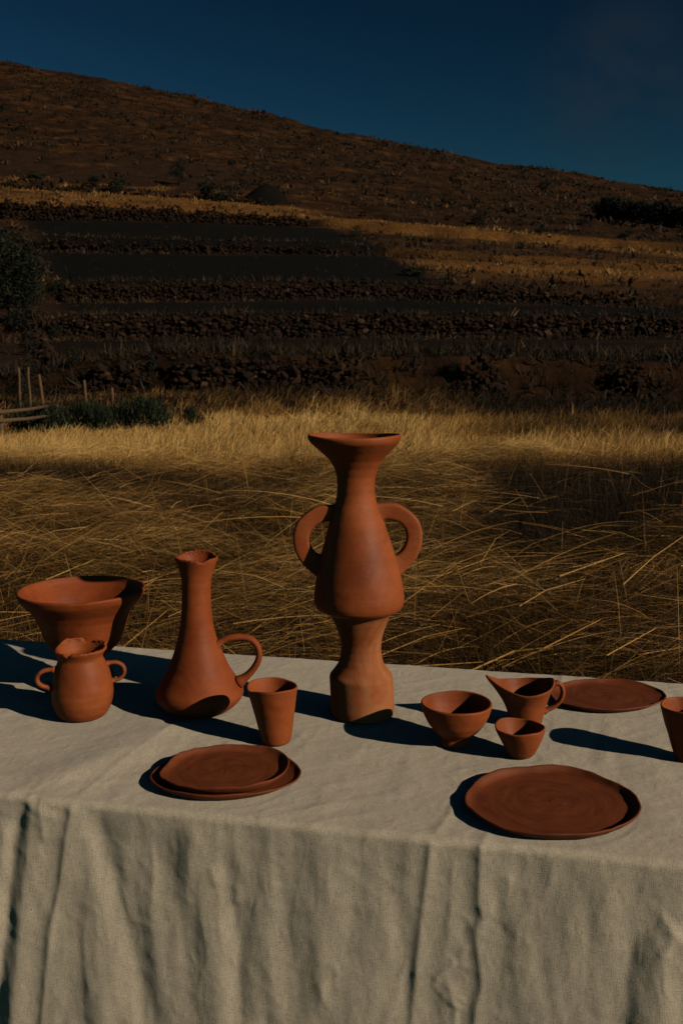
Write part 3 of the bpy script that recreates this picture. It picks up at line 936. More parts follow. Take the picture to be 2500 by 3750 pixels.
gb = at(10, 1625, 17.5)
gz = float(terrain_z(gb[0], 17.5))
root = thing('rail_gate', 'low wooden gate of two rails between short posts, beside the bushes', 'gate', (gb[0], 17.5, gz))
base = np.array(root.location)
top = at(10, 1500, 17.5)
o = link('post', post_mesh(top[2] - gz, 0.055, -0.02, 31), M_WOOD, root)
e2 = at(205, 1500, 20.5)
gz2 = float(terrain_z(e2[0], 20.5))
e2t = at(205, 1478, 20.5)
o = link('post', post_mesh(e2t[2] - gz2, 0.05, 0.02, 32), M_WOOD, root)
o.location = (e2[0] - base[0], 20.5 - base[1], gz2 - base[2])
for va, vb2, s in ((1508, 1484, 1), (1540, 1520, 2)):
    a = at(10, va, 17.45) - base
    b_ = at(195, vb2, 20.4) - base
    a, b_ = a + (a - b_) * 0.08, b_ + (b_ - a) * 0.02
    V, F = tube([a, a * .5 + b_ * .5 + np.array([0, 0, -.02]), b_], [0.035, 0.035, 0.03], 8)
    link('rail', pydata('rail', V, F), M_WOOD, root)
# ================================================================ TABLE AND CLOTH
EA = math.radians(-12.35)
E_S = np.array([math.cos(EA), math.sin(EA), 0.0])            # along the table
E_T = np.array([-math.sin(EA), math.cos(EA), 0.0])           # across the table, away from the camera
T_O = np.array([0.0, 1.2466, TABLE_Z])                       # a point of the near edge
T_W = 0.7613
S0, S1 = -1.12, 1.05
RND = 0.011
ARC = math.pi * RND / 2

def st(u, v):
    p = on_plane(u, v, TABLE_Z) - T_O
    t = float(p @ E_T)
    if t >= 0:
        return (float(p @ E_S), t)
    r = ray(u, v)
    c = np.array([0, 0, CAM_Z])
    k = float(((T_O - c) @ E_T) / (r @ E_T))
    p = c + r * k - T_O
    return (float(p @ E_S), float(p[2]) + 2 * RND - ARC)

def seg_field(S, T, pts, pad):
    """signed distance to a polyline (positive = to the right when walking along it) and distance past its ends"""
    pts = np.array(pts)
    lo, hi = pts.min(0) - pad, pts.max(0) + pad
    sel = np.where((S > lo[0]) & (S < hi[0]) & (T > lo[1]) & (T < hi[1]))[0]
    x, y = S[sel], T[sel]
    best = np.full(len(sel), 1e9)
    sign = np.ones(len(sel))
    par = np.zeros(len(sel))
    seglen = np.linalg.norm(np.diff(pts, axis=0), axis=1)
    tot = seglen.sum()
    acc = 0.0
    for (a, b), L in zip(zip(pts[:-1], pts[1:]), seglen):
        d = b - a
        tt = ((x - a[0]) * d[0] + (y - a[1]) * d[1]) / (L * L)
        tc = np.clip(tt, 0, 1)
        qx, qy = a[0] + tc * d[0], a[1] + tc * d[1]
        ds = np.hypot(x - qx, y - qy)
        cr = d[0] * (y - a[1]) - d[1] * (x - a[0])
        m = ds < best
        best = np.where(m, ds, best)
        sign = np.where(m, np.sign(cr) * -1.0, sign)
        par = np.where(m, (acc + tc * L) / tot, par)
        acc += L
    return sel, best, -sign, par

# (photograph polyline, height mm, left width mm, right width mm, taper at both ends)
CREASES = [
    ([(100, 2915), (88, 2960), (76, 3000), (56, 3063), (48, 3200), (32, 3400), (8, 3680), (0, 3780)], -5, 13, 12, 0.04),
    ([(135, 2930), (120, 2990), (108, 3200), (88, 3500), (60, 3780)], 9, 16, 36, 0.04),
    ([(25, 2990), (10, 3200), (-30, 3600)], 8, 20, 14, 0.1),
    ([(267, 2943), (247, 3079), (227, 3246), (203, 3374), (191, 3517), (171, 3780)], 6, 6, 20, 0.03),
    ([(720, 2610), (660, 2650), (446, 2800), (295, 2912), (267, 2943)], 2.6, 5, 14, 0.1),
    ([(700, 2640), (640, 2665), (500, 2730), (350, 2800), (231, 2848), (165, 2912)], 15, 60, 45, 0.2),
    ([(165, 2910), (160, 3000), (170, 3100)], 5, 8, 26, 0.25),
    ([(60, 2700), (200, 2650), (330, 2600)], 3, 25, 25, 0.3),
    ([(335, 2955), (383, 3119), (446, 3278), (510, 3517), (590, 3780)], -9, 30, 26, 0.1),
    ([(300, 2950), (330, 3150), (370, 3400), (420, 3780)], 6, 26, 26, 0.1),
    ([(560, 3020), (640, 3250), (700, 3500), (740, 3780)], -4, 28, 26, 0.15),
    ([(700, 3000), (745, 3150), (775, 3300), (790, 3517), (800, 3780)], 6, 28, 26, 0.12),
    ([(800, 3080), (845, 3250), (870, 3450), (880, 3600), (900, 3780)], -6, 28, 20, 0.15),
    ([(950, 3040), (985, 3300), (1010, 3600), (1020, 3780)], 3.5, 30, 34, 0.15),
    ([(1160, 3050), (1180, 3350), (1165, 3780)], 3, 34, 30, 0.15),
    ([(1400, 3070), (1395, 3400), (1370, 3780)], 2.5, 30, 30, 0.15),
    ([(762, 3155), (785, 3195), (802, 3255)], 3.4, 4, 9, 0.3),
    ([(858, 3225), (872, 3262), (862, 3320)], 2.6, 8, 4, 0.3),
    ([(445, 3230), (465, 3300), (480, 3370)], 2.2, 3, 8, 0.3),
    ([(1577, 3075), (1561, 3235), (1541, 3378), (1521, 3577), (1505, 3780)], 5.0, 6, 18, 0.02),
    ([(1720, 2870), (1656, 2964), (1585, 3071)], 2.6, 4, 10, 0.1),
    ([(1760, 3082), (1752, 3283), (1768, 3362), (1740, 3394), (1756, 3522), (1764, 3601), (1744, 3673), (1732, 3780)], 5.0, 6, 14, 0.02),
    ([(1800, 3030), (1762, 3086)], 2.8, 4, 10, 0.1),
    ([(1660, 3130), (1648, 3300), (1640, 3480)], 1.8, 6, 10, 0.2),
    ([(1680, 3510), (1630, 3545), (1577, 3585)], 3.2, 5, 5, 0.2),
    ([(1577, 3585), (1620, 3630), (1668, 3681)], 2.4, 5, 8, 0.15),
    ([(1704, 3445), (1690, 3490), (1688, 3545)], 2.4, 4, 6, 0.25),
    ([(1640, 3575), (1655, 3640), (1672, 3681), (1664, 3780)], 3.4, 6, 9, 0.15),
    ([(1690, 3640), (1680, 3780)], -2.5, 6, 8, 0.2),
    ([(1700, 3640), (1672, 3683)], 2.5, 4, 5, 0.2),
    ([(2446, 3376), (2366, 3394), (2310, 3458), (2286, 3593), (2294, 3657), (2278, 3780)], -5, 20, 14, 0.12),
    ([(2520, 3415), (2440, 3470), (2410, 3600), (2390, 3780)], 8, 30, 60, 0.1),
    ([(2440, 3380), (2462, 3420), (2430, 3485), (2390, 3475)], 3, 8, 8, 0.2),
    ([(1768, 3368), (1810, 3380), (1860, 3400)], -1.8, 4, 4, 0.3),
    ([(462, 3362), (530, 3374), (600, 3394)], 2.0, 4, 4, 0.3),
    ([(1212, 3495), (1228, 3530), (1255, 3570)], 2.2, 5, 12, 0.3),
    ([(1168, 3565), (1190, 3630), (1220, 3690)], 2.6, 5, 14, 0.25),
    ([(2000, 3140), (2040, 3400), (2030, 3780)], 2.5, 24, 24, 0.2),
    ([(2200, 3150), (2240, 3500), (2230, 3780)], 3, 28, 28, 0.2),
    ([(1870, 3120), (1890, 3400), (1900, 3780)], 2, 24, 24, 0.2),
    ([(930, 2460), (830, 2540), (760, 2590)], 1.6, 5, 12, 0.2),
    ([(1150, 2700), (1010, 2810), (940, 2890)], 1.4, 14, 16, 0.3),
    ([(1260, 2900), (1200, 2960), (1170, 3010)], 2.2, 14, 16, 0.3),
    ([(1930, 2740), (1900, 2790)], 1.2, 4, 8, 0.3),
    ([(1770, 2730), (1755, 2760), (1740, 2790)], 1.2, 4, 8, 0.3),
    ([(2060, 2470), (2050, 2500)], 2.0, 4, 6, 0.2),
    ([(2350, 2960), (2450, 2970), (2560, 2955)], 1.2, 5, 6, 0.3),
    ([(1450, 2680), (1500, 2640), (1560, 2480)], 1.0, 8, 8, 0.3),
    ([(60, 2560), (200, 2490), (330, 2400)], 1.4, 8, 12, 0.3),
    ([(0, 2920), (30, 2905), (150, 2860)], 2.0, 12, 12, 0.3),
]

def cloth_disp(S, T, feet):
    d = np.zeros_like(S)
    front = sstep(0.004, -0.02, T) if False else np.clip((0.004 - T) / 0.024, 0, 1)
    down = np.clip(-T / 0.25, 0, 1)
    # woven cloth never lies perfectly flat
    a = math.radians(38)
    P, Q = S * math.cos(a) + T * math.sin(a), -S * math.sin(a) + T * math.cos(a)
    top = 0.0013 * fbm(P * 5, Q * 13, 131, 3) + 0.00042 * fbm(P * 24, Q * 60, 137, 3) + 0.00022 * fbm(S * 95, T * 95, 139, 2)
    drop = (0.0022 + 0.0035 * down) * fbm(S * 10, T * 2.6, 151, 3) + 0.0013 * fbm(S * 30 + 4 * T, T * 6, 157, 2) + 0.00035 * fbm(S * 80, T * 26, 163, 3) + 0.0003 * fbm(S * 30, T * 40, 165, 2)
    # fine crumple creases: ridged noise, long down the drop, slanting across the top
    rid = lambda a_, b_, sd: (1 - np.abs(vnoise(a_, b_, sd)) * 2.0)
    wz = 0.5 + 0.5 * vnoise(S * 6, T * 6, 181)
    top += 0.0008 * wz * rid(P * 7, Q * 19, 171) + 0.0003 * rid(P * 19, Q * 46, 173)
    warp_ = 0.5 * vnoise(S * 9, T * 9, 185)
    drop += 0.0009 * wz * rid(S * 17 + warp_, T * 4.5 + warp_, 175) + 0.0004 * rid(S * 38 + warp_, T * 13 - warp_, 177) + 0.0003 * rid(S * 21 + T * 30, T * 34 - S * 9, 179)
    d += top * (1 - front) + drop * front
    for pts, h, wl_, wr_, tap in CREASES:
        q = [st(u, v) for u, v in pts]
        wl_, wr_ = max(wl_, 7.5) * 1e-3, max(wr_, 7.5) * 1e-3
        sel, dist, side, par = seg_field(S, T, q, 3.2 * max(wl_, wr_))
        w = np.where(side > 0, wr_, wl_)
        jit = 1 + 0.12 * vnoise(S[sel] * 14 + 5, T[sel] * 14, 7)
        r = dist / (w * jit)
        prof = np.exp(-r ** (1.7 if min(wl_, wr_) > 0.011 else 1.4))
        ends = sstep(0, tap, par) * sstep(0, tap, 1 - par)
        d[sel] += h * (0.62e-3 if T[sel].size and min(wl_, wr_) > 0.011 else 0.62e-3) * prof * ends
    # crockery presses the cloth flat
    if feet:
        x = T_O[0] + S * E_S[0] + T * E_T[0]
        y = T_O[1] + S * E_S[1] + T * E_T[1]
        for fx, fy, fr in feet:
            dd = np.hypot(x - fx, y - fy)
            d = np.where(T > 0, d * sstep(fr * 1.0 + 0.002, fr * 1.0 + 0.03, dd) - 0.0008 * (1 - sstep(fr, fr + 0.01, dd)), d)
    return d

def make_cloth(feet):
    s = np.concatenate([np.linspace(S0 - 0.4, -0.92, 40), np.arange(-0.88, 0.78, 0.0026), np.linspace(0.82, S1 + 0.4, 40)])
    t = np.concatenate([np.linspace(-0.66, -0.36, 24), np.arange(-0.35, T_W + 0.02, 0.0028), np.linspace(T_W + 0.03, T_W + 0.45, 24)])
    S, T = np.meshgrid(s, t)
    shp = S.shape
    Sf, Tf = S.ravel(), T.ravel()
    d = cloth_disp(Sf, Tf, feet)
    # cross-section: flat top, rounded edge, straight drop (front and back)
    y = np.clip(Tf, RND, T_W - RND)
    z = np.zeros_like(Tf)
    ny, nz = np.zeros_like(Tf), np.ones_like(Tf)
    for sgn, excess, edge in ((-1, RND - Tf, RND), (1, Tf - (T_W - RND), T_W - RND)):
        m = excess > 0
        ang = np.clip(excess / RND, 0, math.pi / 2)
        yy = edge + sgn * RND * np.sin(ang)
        zz = -RND * (1 - np.cos(ang)) - np.clip(excess - ARC, 0, None)
        y = np.where(m, yy, y)
        z = np.where(m, zz, z)
        ny = np.where(m, sgn * np.sin(ang), ny)
        nz = np.where(m, np.cos(ang), nz)
    flare = np.clip((-z - 0.05) / 0.6, 0, 1) * 0.03
    x = np.clip(Sf, S0, S1)
    over = np.abs(Sf - x)
    zs = z - over
    x = x + np.sign(Sf - x) * np.clip(over, 0, 0.02)
    pos = T_O[None, :] + x[:, None] * E_S[None, :] + (y + ny * (d + flare))[:, None] * E_T[None, :]
    pos[:, 2] += zs + nz * d
    idx = np.arange(S.size).reshape(shp)
    F = np.stack([idx[:-1, :-1], idx[:-1, 1:], idx[1:, 1:], idx[1:, :-1]], -1).reshape(-1, 4)
    bad = (over > 0.03) & ((Tf < -0.02) | (Tf > T_W + 0.02))
    F = F[~bad[F].any(1)]
    me = mesh_from('tablecloth', pos, F, True)
    uv = me.uv_layers.new(name='weave')
    li = F.ravel()
    uv.data.foreach_set('uv', np.stack([Sf[li], Tf[li]], -1).astype(np.float32).ravel())
    used = np.unique(F)
    return me

def make_linen():
    m, nt, b = new_mat('natural_linen', 0.9, 0.12)
    uv = nt.nodes.new('ShaderNodeUVMap'); uv.uv_map = 'weave'
    uvo = uv.outputs[0]
    warp = noise_tex(nt, mapping(nt, uvo, (850, 85, 1)), 1.0, 3, 0.6)
    weft = noise_tex(nt, mapping(nt, uvo, (85, 850, 1)), 1.0, 3, 0.6)
    grain = noise_tex(nt, mapping(nt, uvo, (420, 420, 1)), 1.0, 2, 0.6)
    blot = noise_tex(nt, mapping(nt, uvo, (7, 5, 1)), 1.0, 4, 0.6)
    th = nt.nodes.new('ShaderNodeMath'); th.operation = 'ADD'
    nt.links.new(warp, th.inputs[0]); nt.links.new(weft, th.inputs[1])
    th2 = nt.nodes.new('ShaderNodeMath'); th2.operation = 'MULTIPLY_ADD'
    nt.links.new(grain, th2.inputs[0]); th2.inputs[1].default_value = 0.7; nt.links.new(th.outputs[0], th2.inputs[2])
    c = ramp(nt, blot, [(0.3, (0.497, 0.422, 0.325)), (0.7, (0.572, 0.488, 0.384))])
    tw = nt.nodes.new('ShaderNodeMath'); tw.operation = 'DIVIDE'
    nt.links.new(th2.outputs[0], tw.inputs[0]); tw.inputs[1].default_value = 2.7
    c = mix(nt, 1.0, c, ramp(nt, tw.outputs[0], [(0.36, (0.60, 0.58, 0.55)), (0.50, (1.0, 1.0, 1.0)), (0.64, (1.2, 1.2, 1.22))]), 'MULTIPLY')
    slub = noise_tex(nt, mapping(nt, uvo, (260, 190, 1)), 1.0, 1, 0.5)
    c = mix(nt, 1.0, c, ramp(nt, slub, [(0.215, (0.45, 0.42, 0.38)), (0.25, (1, 1, 1))]), 'MULTIPLY')
    nt.links.new(c, b.inputs['Base Color'])
    for sc_, st_, ds_ in (((16, 7, 1), 0.55, 0.006), ((46, 24, 1), 0.45, 0.0022)):      # crisp little pressed creases
        rg = nt.nodes.new('ShaderNodeTexNoise')
        rg.noise_type = 'RIDGED_MULTIFRACTAL'
        rg.inputs['Scale'].default_value = 1.0
        rg.inputs['Detail'].default_value = 3.0
        rg.inputs['Roughness'].default_value = 0.5
        rg.inputs['Distortion'].default_value = 0.5
        rg.normalize = True
        nt.links.new(mapping(nt, uvo, sc_, (0, 0, 0.12)), rg.inputs['Vector'])
        bump(nt, b, rg.outputs['Fac'], st_, ds_)
    b.inputs['Sheen Weight'].default_value = 0.12
    b.inputs['Sheen Roughness'].default_value = 0.6
    bump(nt, b, tw.outputs[0], 0.7, 0.0013)
    return m

M_LINEN = make_linen()
M_TABLEWOOD, nt, b = new_mat('table_wood', 0.7, 0.3)
nt.links.new(ramp(nt, noise_tex(nt, mapping(nt, coords(nt), (2, 30, 30)), 2), [(0.3, (0.16, 0.10, 0.055)), (0.7, (0.28, 0.18, 0.10))]), b.inputs['Base Color'])

def box_mesh(name, sx, sy, sz, bev=0.004):
    bm = bmesh.new()
    bmesh.ops.create_cube(bm, size=1.0)
    bmesh.ops.scale(bm, vec=(sx, sy, sz), verts=bm.verts)
    bmesh.ops.bevel(bm, geom=bm.edges[:], offset=bev, segments=2, affect='EDGES')
    me = bpy.data.meshes.new(name)
    bm.to_mesh(me); bm.free()
    return me

mid = T_O + E_S * (S0 + S1) / 2 + E_T * T_W / 2
table = thing('trestle_table', 'long wooden table wholly covered by the linen cloth', 'table', (mid[0], mid[1], 0))
table.rotation_euler = (0, 0, EA)
o = link('tabletop', box_mesh('tabletop', S1 - S0 - 0.03, T_W - 0.05, 0.026), M_TABLEWOOD, table)
o.location = (0, 0, TABLE_Z - 0.013 - 0.010)
leg = box_mesh('leg', 0.05, 0.05, TABLE_Z - 0.036)
for sx in (-1, 1):
    for sy in (-1, 1):
        o = link('leg', leg, M_TABLEWOOD, table)
        o.location = (sx * 0.95, sy * 0.28, (TABLE_Z - 0.036) / 2)
# ================================================================ TERRACOTTA
def make_clay(name, tint=(1, 1, 1), rough=0.58, pale=0.0):
    m, nt, b = new_mat(name, rough, 0.25)
    co = coords(nt, 'Object')
    big = noise_tex(nt, co, 9, 4, 0.6)
    strk = noise_tex(nt, mapping(nt, co, (7, 7, 75)), 1.0, 4, 0.6)
    fine = noise_tex(nt, co, 420, 3, 0.6)
    ringn = noise_tex(nt, mapping(nt, co, (3, 3, 210)), 1.0, 2, 0.5)
    lo = tuple(v * t for v, t in zip((0.24, 0.052, 0.012), tint))
    hi = tuple(v * t for v, t in zip((0.385, 0.096, 0.026), tint))
    c = ramp(nt, big, [(0.3, lo), (0.72, hi)])
    c = mix(nt, 1.0, c, ramp(nt, strk, [(0.3, (0.91, 0.90, 0.89)), (0.7, (1.06, 1.065, 1.07))]), 'MULTIPLY')
    c = mix(nt, 1.0, c, ramp(nt, fine, [(0.25, (0.86, 0.85, 0.84)), (0.75, (1.10, 1.10, 1.10))]), 'MULTIPLY')
    fire = noise_tex(nt, co, 4.5, 5, 0.65, 0.8)
    c = mix(nt, 1.0, c, ramp(nt, fire, [(0.28, (0.60, 0.55, 0.50)), (0.46, (0.96, 0.95, 0.94)), (0.72, (1.12, 1.18, 1.24))]), 'MULTIPLY')
    if pale:
        ch = noise_tex(nt, mapping(nt, co, (14, 14, 8)), 1.0, 5, 0.65, 0.6)
        c = mix(nt, ramp(nt, ch, [(0.40, (0, 0, 0)), (0.68, (pale, pale, pale))]), c, (0.43, 0.19, 0.085))
    nt.links.new(c, b.inputs['Base Color'])
    rr = ramp(nt, big, [(0.3, (rough - 0.1,) * 3), (0.7, (rough + 0.1,) * 3)])
    nt.links.new(rr, b.inputs['Roughness'])
    bump(nt, b, big, 0.25, 0.004)
    bump(nt, b, noise_tex(nt, mapping(nt, co, (30, 30, 44)), 1.0, 3, 0.55), 0.30, 0.0030)
    bump(nt, b, ringn, 0.18, 0.0008)
    bump(nt, b, fine, 0.5, 0.0005)
    return m

CLAY = make_clay('terracotta')
CLAY_RED = make_clay('terracotta_red', (0.94, 0.86, 0.82), 0.62)
CLAY_WARM = make_clay('terracotta_warm', (1.06, 1.04, 1.0), 0.60)
CLAY_BURN = make_clay('terracotta_burnished', (0.97, 0.93, 0.90), 0.56)
CLAY_PALE = make_clay('terracotta_chalky', (1.15, 1.28, 1.3), 0.8, 0.8)
CLAY_TORN = make_clay('terracotta_torn_edge', (1.1, 0.95, 0.95), 0.9)
CLAY_DARK = make_clay('terracotta_plate', (0.80, 0.74, 0.70), 0.66)

ZT = TABLE_Z + 0.0002
FEET = []

class Frame:
    """turns outline pixels of a standing pot into metres about its own base"""
    def __init__(self, u0, vb, z=ZT):
        self.p = on_plane(u0, vb, z)
    def pt(self, u, v):
        q = at(u, v, self.p[1]) - self.p
        return q[0], q[2]
    def rows(self, LRV, ox=0.0, oy=0.0, sc=1.0):
        out = []
        for L, R, v in LRV:
            L, R, v = ox + L / sc, ox + R / sc, oy + v / sc
            x, z = self.pt((L + R) / 2, v)
            D = cam_depth(self.p + np.array([x, 0, z]))
            out.append((x, (R - L) / 2 * D / FPX, z))
        return out

def dense(rows, sigma=0.0018, step=0.0012):
    R = np.array(rows, float)
    seg = np.concatenate([[0], np.cumsum(np.hypot(np.diff(R[:, 1]), np.diff(R[:, 2])))])
    n_ = max(30, int(seg[-1] / step))
    t = np.linspace(0, seg[-1], n_)
    P = np.stack([np.interp(t, seg, R[:, i]) for i in range(3)], -1)
    if sigma > 0:
        k = int(3 * sigma / (seg[-1] / n_)) + 1
        g = np.exp(-0.5 * (np.arange(-k, k + 1) * (seg[-1] / n_) / sigma) ** 2); g /= g.sum()
        ext = np.concatenate([2 * P[0] - P[k:0:-1], P, 2 * P[-1] - P[-2:-k - 2:-1]])
        P = np.stack([np.convolve(ext[:, i], g, 'valid') for i in range(3)], -1)
    return P

def lathe(name, rows, thick=0.005, nrow=64, seg=96, sigma=0.0035, hfun=None, phis=None, floor=None, depth=None, wob=0.012, seed=0, post=None, base_in=True):
    """hand-thrown shell: outside profile up, rounded lip, inside profile down. hfun(phi) = kept fraction of the profile."""
    P = dense(rows, sigma)
    n_ = len(P)
    S = np.linspace(0, 1, n_)
    dr, dz = np.gradient(P[:, 1]), np.gradient(P[:, 2])
    L = np.hypot(dr, dz) + 1e-9
    nr, nz = dz / L, -dr / L                                   # outward normal of the profile
    floor = thick * 1.3 if floor is None else floor
    z0 = P[0, 2]
    if depth is None:
        s_in = S[np.argmax(P[:, 2] > z0 + floor + thick * 0.5)]
    else:
        s_in = S[min(n_ - 2, int(np.searchsorted(-(P[-1, 2] - P[:, 2]), -depth)))]
    phi = np.linspace(0, 2 * math.pi, seg, endpoint=False) if phis is None else np.asarray(phis)
    m = len(phi)
    h = np.ones(m) if hfun is None else hfun(phi)
    f = lambda arr, s: np.interp(s, S, arr)
    rings = []                                                 # each ring: xc, r, z, s (arrays over phi)
    one = np.ones(m)
    rings.append((P[0, 0] * one, 0.0006 * one, (z0 + (0.0012 if base_in else 0)) * one, 0 * one))
    rings.append((P[0, 0] * one, P[0, 1] * 0.93 * one, (z0 + (0.0008 if base_in else 0)) * one, 0 * one))
    for s in np.linspace(0, 1, nrow):
        ss = s * h
        rings.append((f(P[:, 0], ss), f(P[:, 1], ss), f(P[:, 2], ss), ss))
    t2 = thick
    for a in (0.35, 0.7):                                      # lip
        ss = h
        off = t2 * 0.5 * (1 - math.cos(math.pi * a)); up = t2 * 0.42 * math.sin(math.pi * a)
        r_, z_ = f(P[:, 1], ss), f(P[:, 2], ss)
        rings.append((f(P[:, 0], ss), r_ - off * f(nr, ss) + up * f(dr / L, ss), z_ - off * f(nz, ss) + up * f(dz / L, ss), ss))
    for s in np.linspace(1, 0, nrow):
        ss = s_in + s * (h - s_in)
        r_ = np.maximum(f(P[:, 1], ss) - t2 * f(nr, ss), 0.002)
        z_ = np.maximum(f(P[:, 2], ss) - t2 * f(nz, ss), z0 + floor)
        rings.append((f(P[:, 0], ss), r_, z_, ss))
    last = rings[-1]
    rings.append((last[0], last[1] * 0.5, last[2], last[3]))
    rings.append((last[0], 0.0006 * one, last[2], last[3]))
    XC, R, Z, SS = (np.stack([q[i] for q in rings]) for i in range(4))
    PH = np.broadcast_to(phi, R.shape)
    cx, sy = np.cos(PH), np.sin(PH)
    w = vnoise(cx * 1.1 + 9 + seed, sy * 1.1 + Z * 7, seed) + 0.5 * vnoise(cx * 2.3 + Z * 22, sy * 2.3 + seed * 3.1, seed + 5) + 0.25 * vnoise(Z * 90 + cx, sy * 1.5 + seed, seed + 9)
    R2 = R * (1 + wob * w * sstep(0.0, 0.25, SS))
    X, Y = XC + R2 * cx, R2 * sy
    V = np.stack([X, Y, Z], -1)
    if post is not None:
        V = post(V, PH, SS, Z)
    nv = R.shape[0]
    idx = np.arange(nv * m).reshape(nv, m)
    nx = np.roll(idx, -1, 1)
    F = np.stack([idx[:-1], nx[:-1], nx[1:], idx[1:]], -1).reshape(-1, 4)
    return mesh_from(name, V.reshape(-1, 3), F, True)

def sweep(name, path, a, b, power=2.0, seg=18, n_=40, flare=0.5, yoff=None):
    """handle: rounded strip swept along a path in the pot's facing plane; a = half width in plane, b = half depth"""
    Q = np.array(path, float)
    t = np.concatenate([[0], np.cumsum(np.hypot(*np.diff(Q, axis=0).T))]); t /= t[-1]
    tt = np.linspace(0, 1, n_)
    C = np.stack([np.interp(tt, t, Q[:, i]) for i in range(2)], -1)
    for _ in range(5):
        C[1:-1] = 0.25 * C[:-2] + 0.5 * C[1:-1] + 0.25 * C[2:]
    Tn = np.gradient(C, axis=0); Tn /= np.linalg.norm(Tn, axis=1)[:, None]
    N = np.stack([-Tn[:, 1], Tn[:, 0]], -1)
    th = np.linspace(0, 2 * math.pi, seg, endpoint=False)
    ca = np.sign(np.cos(th)) * np.abs(np.cos(th)) ** (2 / power)
    sa = np.sign(np.sin(th)) * np.abs(np.sin(th)) ** (2 / power)
    fl = 1 + flare * (np.exp(-(tt / 0.07) ** 2) + np.exp(-((1 - tt) / 0.07) ** 2))
    aw = np.interp(tt, np.linspace(0, 1, len(a)), a) if hasattr(a, '__len__') else np.full(n_, a)
    wig = 1 + 0.05 * vnoise(tt * 9, tt * 0 + 3.3, 8)
    V = np.zeros((n_, seg, 3))
    V[..., 0] = C[:, 0, None] + N[:, 0, None] * (aw * fl * wig)[:, None] * ca
    V[..., 2] = C[:, 1, None] + N[:, 1, None] * (aw * fl * wig)[:, None] * ca
    V[..., 1] = (b * fl)[:, None] * sa + (0 if yoff is None else np.interp(tt, np.linspace(0, 1, len(yoff)), yoff)[:, None])
    idx = np.arange(n_ * seg).reshape(n_, seg)
    nx = np.roll(idx, -1, 1)
    F = np.stack([idx[:-1], nx[:-1], nx[1:], idx[1:]], -1).reshape(-1, 4)
    Vf = np.concatenate([V.reshape(-1, 3), V[0].mean(0)[None], V[-1].mean(0)[None]])
    c0, c1 = n_ * seg, n_ * seg + 1
    caps = []
    for s in range(seg):
        s2 = (s + 1) % seg
        caps.append((c0, s2, s)); caps.append((c1, idx[-1, s], idx[-1, s2]))
    me = bpy.data.meshes.new(name)
    me.from_pydata([tuple(v) for v in Vf], [], [tuple(map(int, q)) for q in F] + [tuple(map(int, q)) for q in caps])
    me.polygons.foreach_set('use_smooth', np.ones(len(me.polygons), bool))
    me.update()
    return me

def px(fr, pts, ox, oy, sc):
    return [fr.pt(ox + a / sc, oy + b_ / sc) for a, b_ in pts]

def foot(fr, r, dx=0.0):
    FEET.append((fr.p[0] + dx, fr.p[1], r))

def pn(phi, k, seed):
    """smooth periodic noise around the rim"""
    return vnoise(np.cos(phi) * k + 31.7, np.sin(phi) * k + seed * 7.3, seed)

# ---------------------------------------------------------------- tall two-handled vase
ox, oy, sc = 950, 1500, 1.881
fr = Frame(1324, 2615)
foot(fr, 0.060)
vase = thing('tall_vase', 'tallest terracotta vase with flared mouth, two flat side handles and drum foot', 'vase', tuple(fr.p))
ped = fr.rows([(512, 902, 2104), (500, 922, 2088), (492, 925, 2040), (488, 924, 1950), (484, 920, 1880), (482, 917, 1836), (483, 915, 1826), (488, 909, 1817), (512, 885, 1788), (540, 856, 1748), (556, 842, 1700), (562, 836, 1650), (560, 838, 1600), (545, 850, 1545), (522, 872, 1480), (495, 893, 1425), (455, 925, 1382), (440, 940, 1372)], ox, oy, sc)
ped[0] = (ped[0][0], ped[0][1], 0.0)
ped = [(x, r, max(z, 0.0 if i == 0 else 0.001)) for i, (x, r, z) in enumerate(ped)]
link('pedestal', lathe('pedestal', ped, 0.005, 90, 96, 0.0010, depth=0.02, wob=0.003, seed=2), CLAY_PALE, vase)
body = fr.rows([(470, 910, 1396), (410, 965, 1372), (386, 986, 1352), (376, 995, 1322), (374, 996, 1285), (382, 985, 1200), (397, 965, 1110), (425, 930, 985), (452, 895, 880), (478, 862, 780), (503, 830, 700), (522, 806, 640), (532, 796, 585), (535, 792, 520), (531, 799, 460), (514, 820, 400), (480, 850, 345), (430, 893, 296), (372, 940, 248), (342, 966, 222), (331, 974, 200), (330, 976, 184)], ox, oy, sc)
def vase_mouth(V, PH, SS, Z):
    k = sstep(0.93, 1.0, SS)
    V[..., 2] += k * (0.0012 * np.cos(PH * 2 + 0.3) + 0.0010 * pn(PH, 1.6, 4))
    return V
link('body', lathe('body', body, 0.0055, 150, 112, 0.0010, depth=0.16, wob=0.005, seed=3, post=vase_mouth, base_in=False), CLAY, vase)
hr = px(fr, [(790, 715), (860, 695), (930, 700), (1000, 735), (1050, 790), (1068, 860), (1060, 930), (1025, 1000), (975, 1050), (925, 1075)], ox, oy, sc)
link('handle', sweep('handle', hr, [0.0150, 0.0145, 0.0145, 0.0140, 0.0145, 0.016], 0.0105, 5.0, 24, 56, 0.25), CLAY, vase)
hl = px(fr, [(560, 715), (480, 712), (420, 715), (355, 750), (305, 800), (285, 870), (292, 940), (325, 1005), (370, 1050), (430, 1075)], ox, oy, sc)
link('handle', sweep('handle', hl, [0.0150, 0.0145, 0.0145, 0.0140, 0.0150, 0.017], 0.0105, 5.0, 24, 56, 0.25), CLAY, vase)

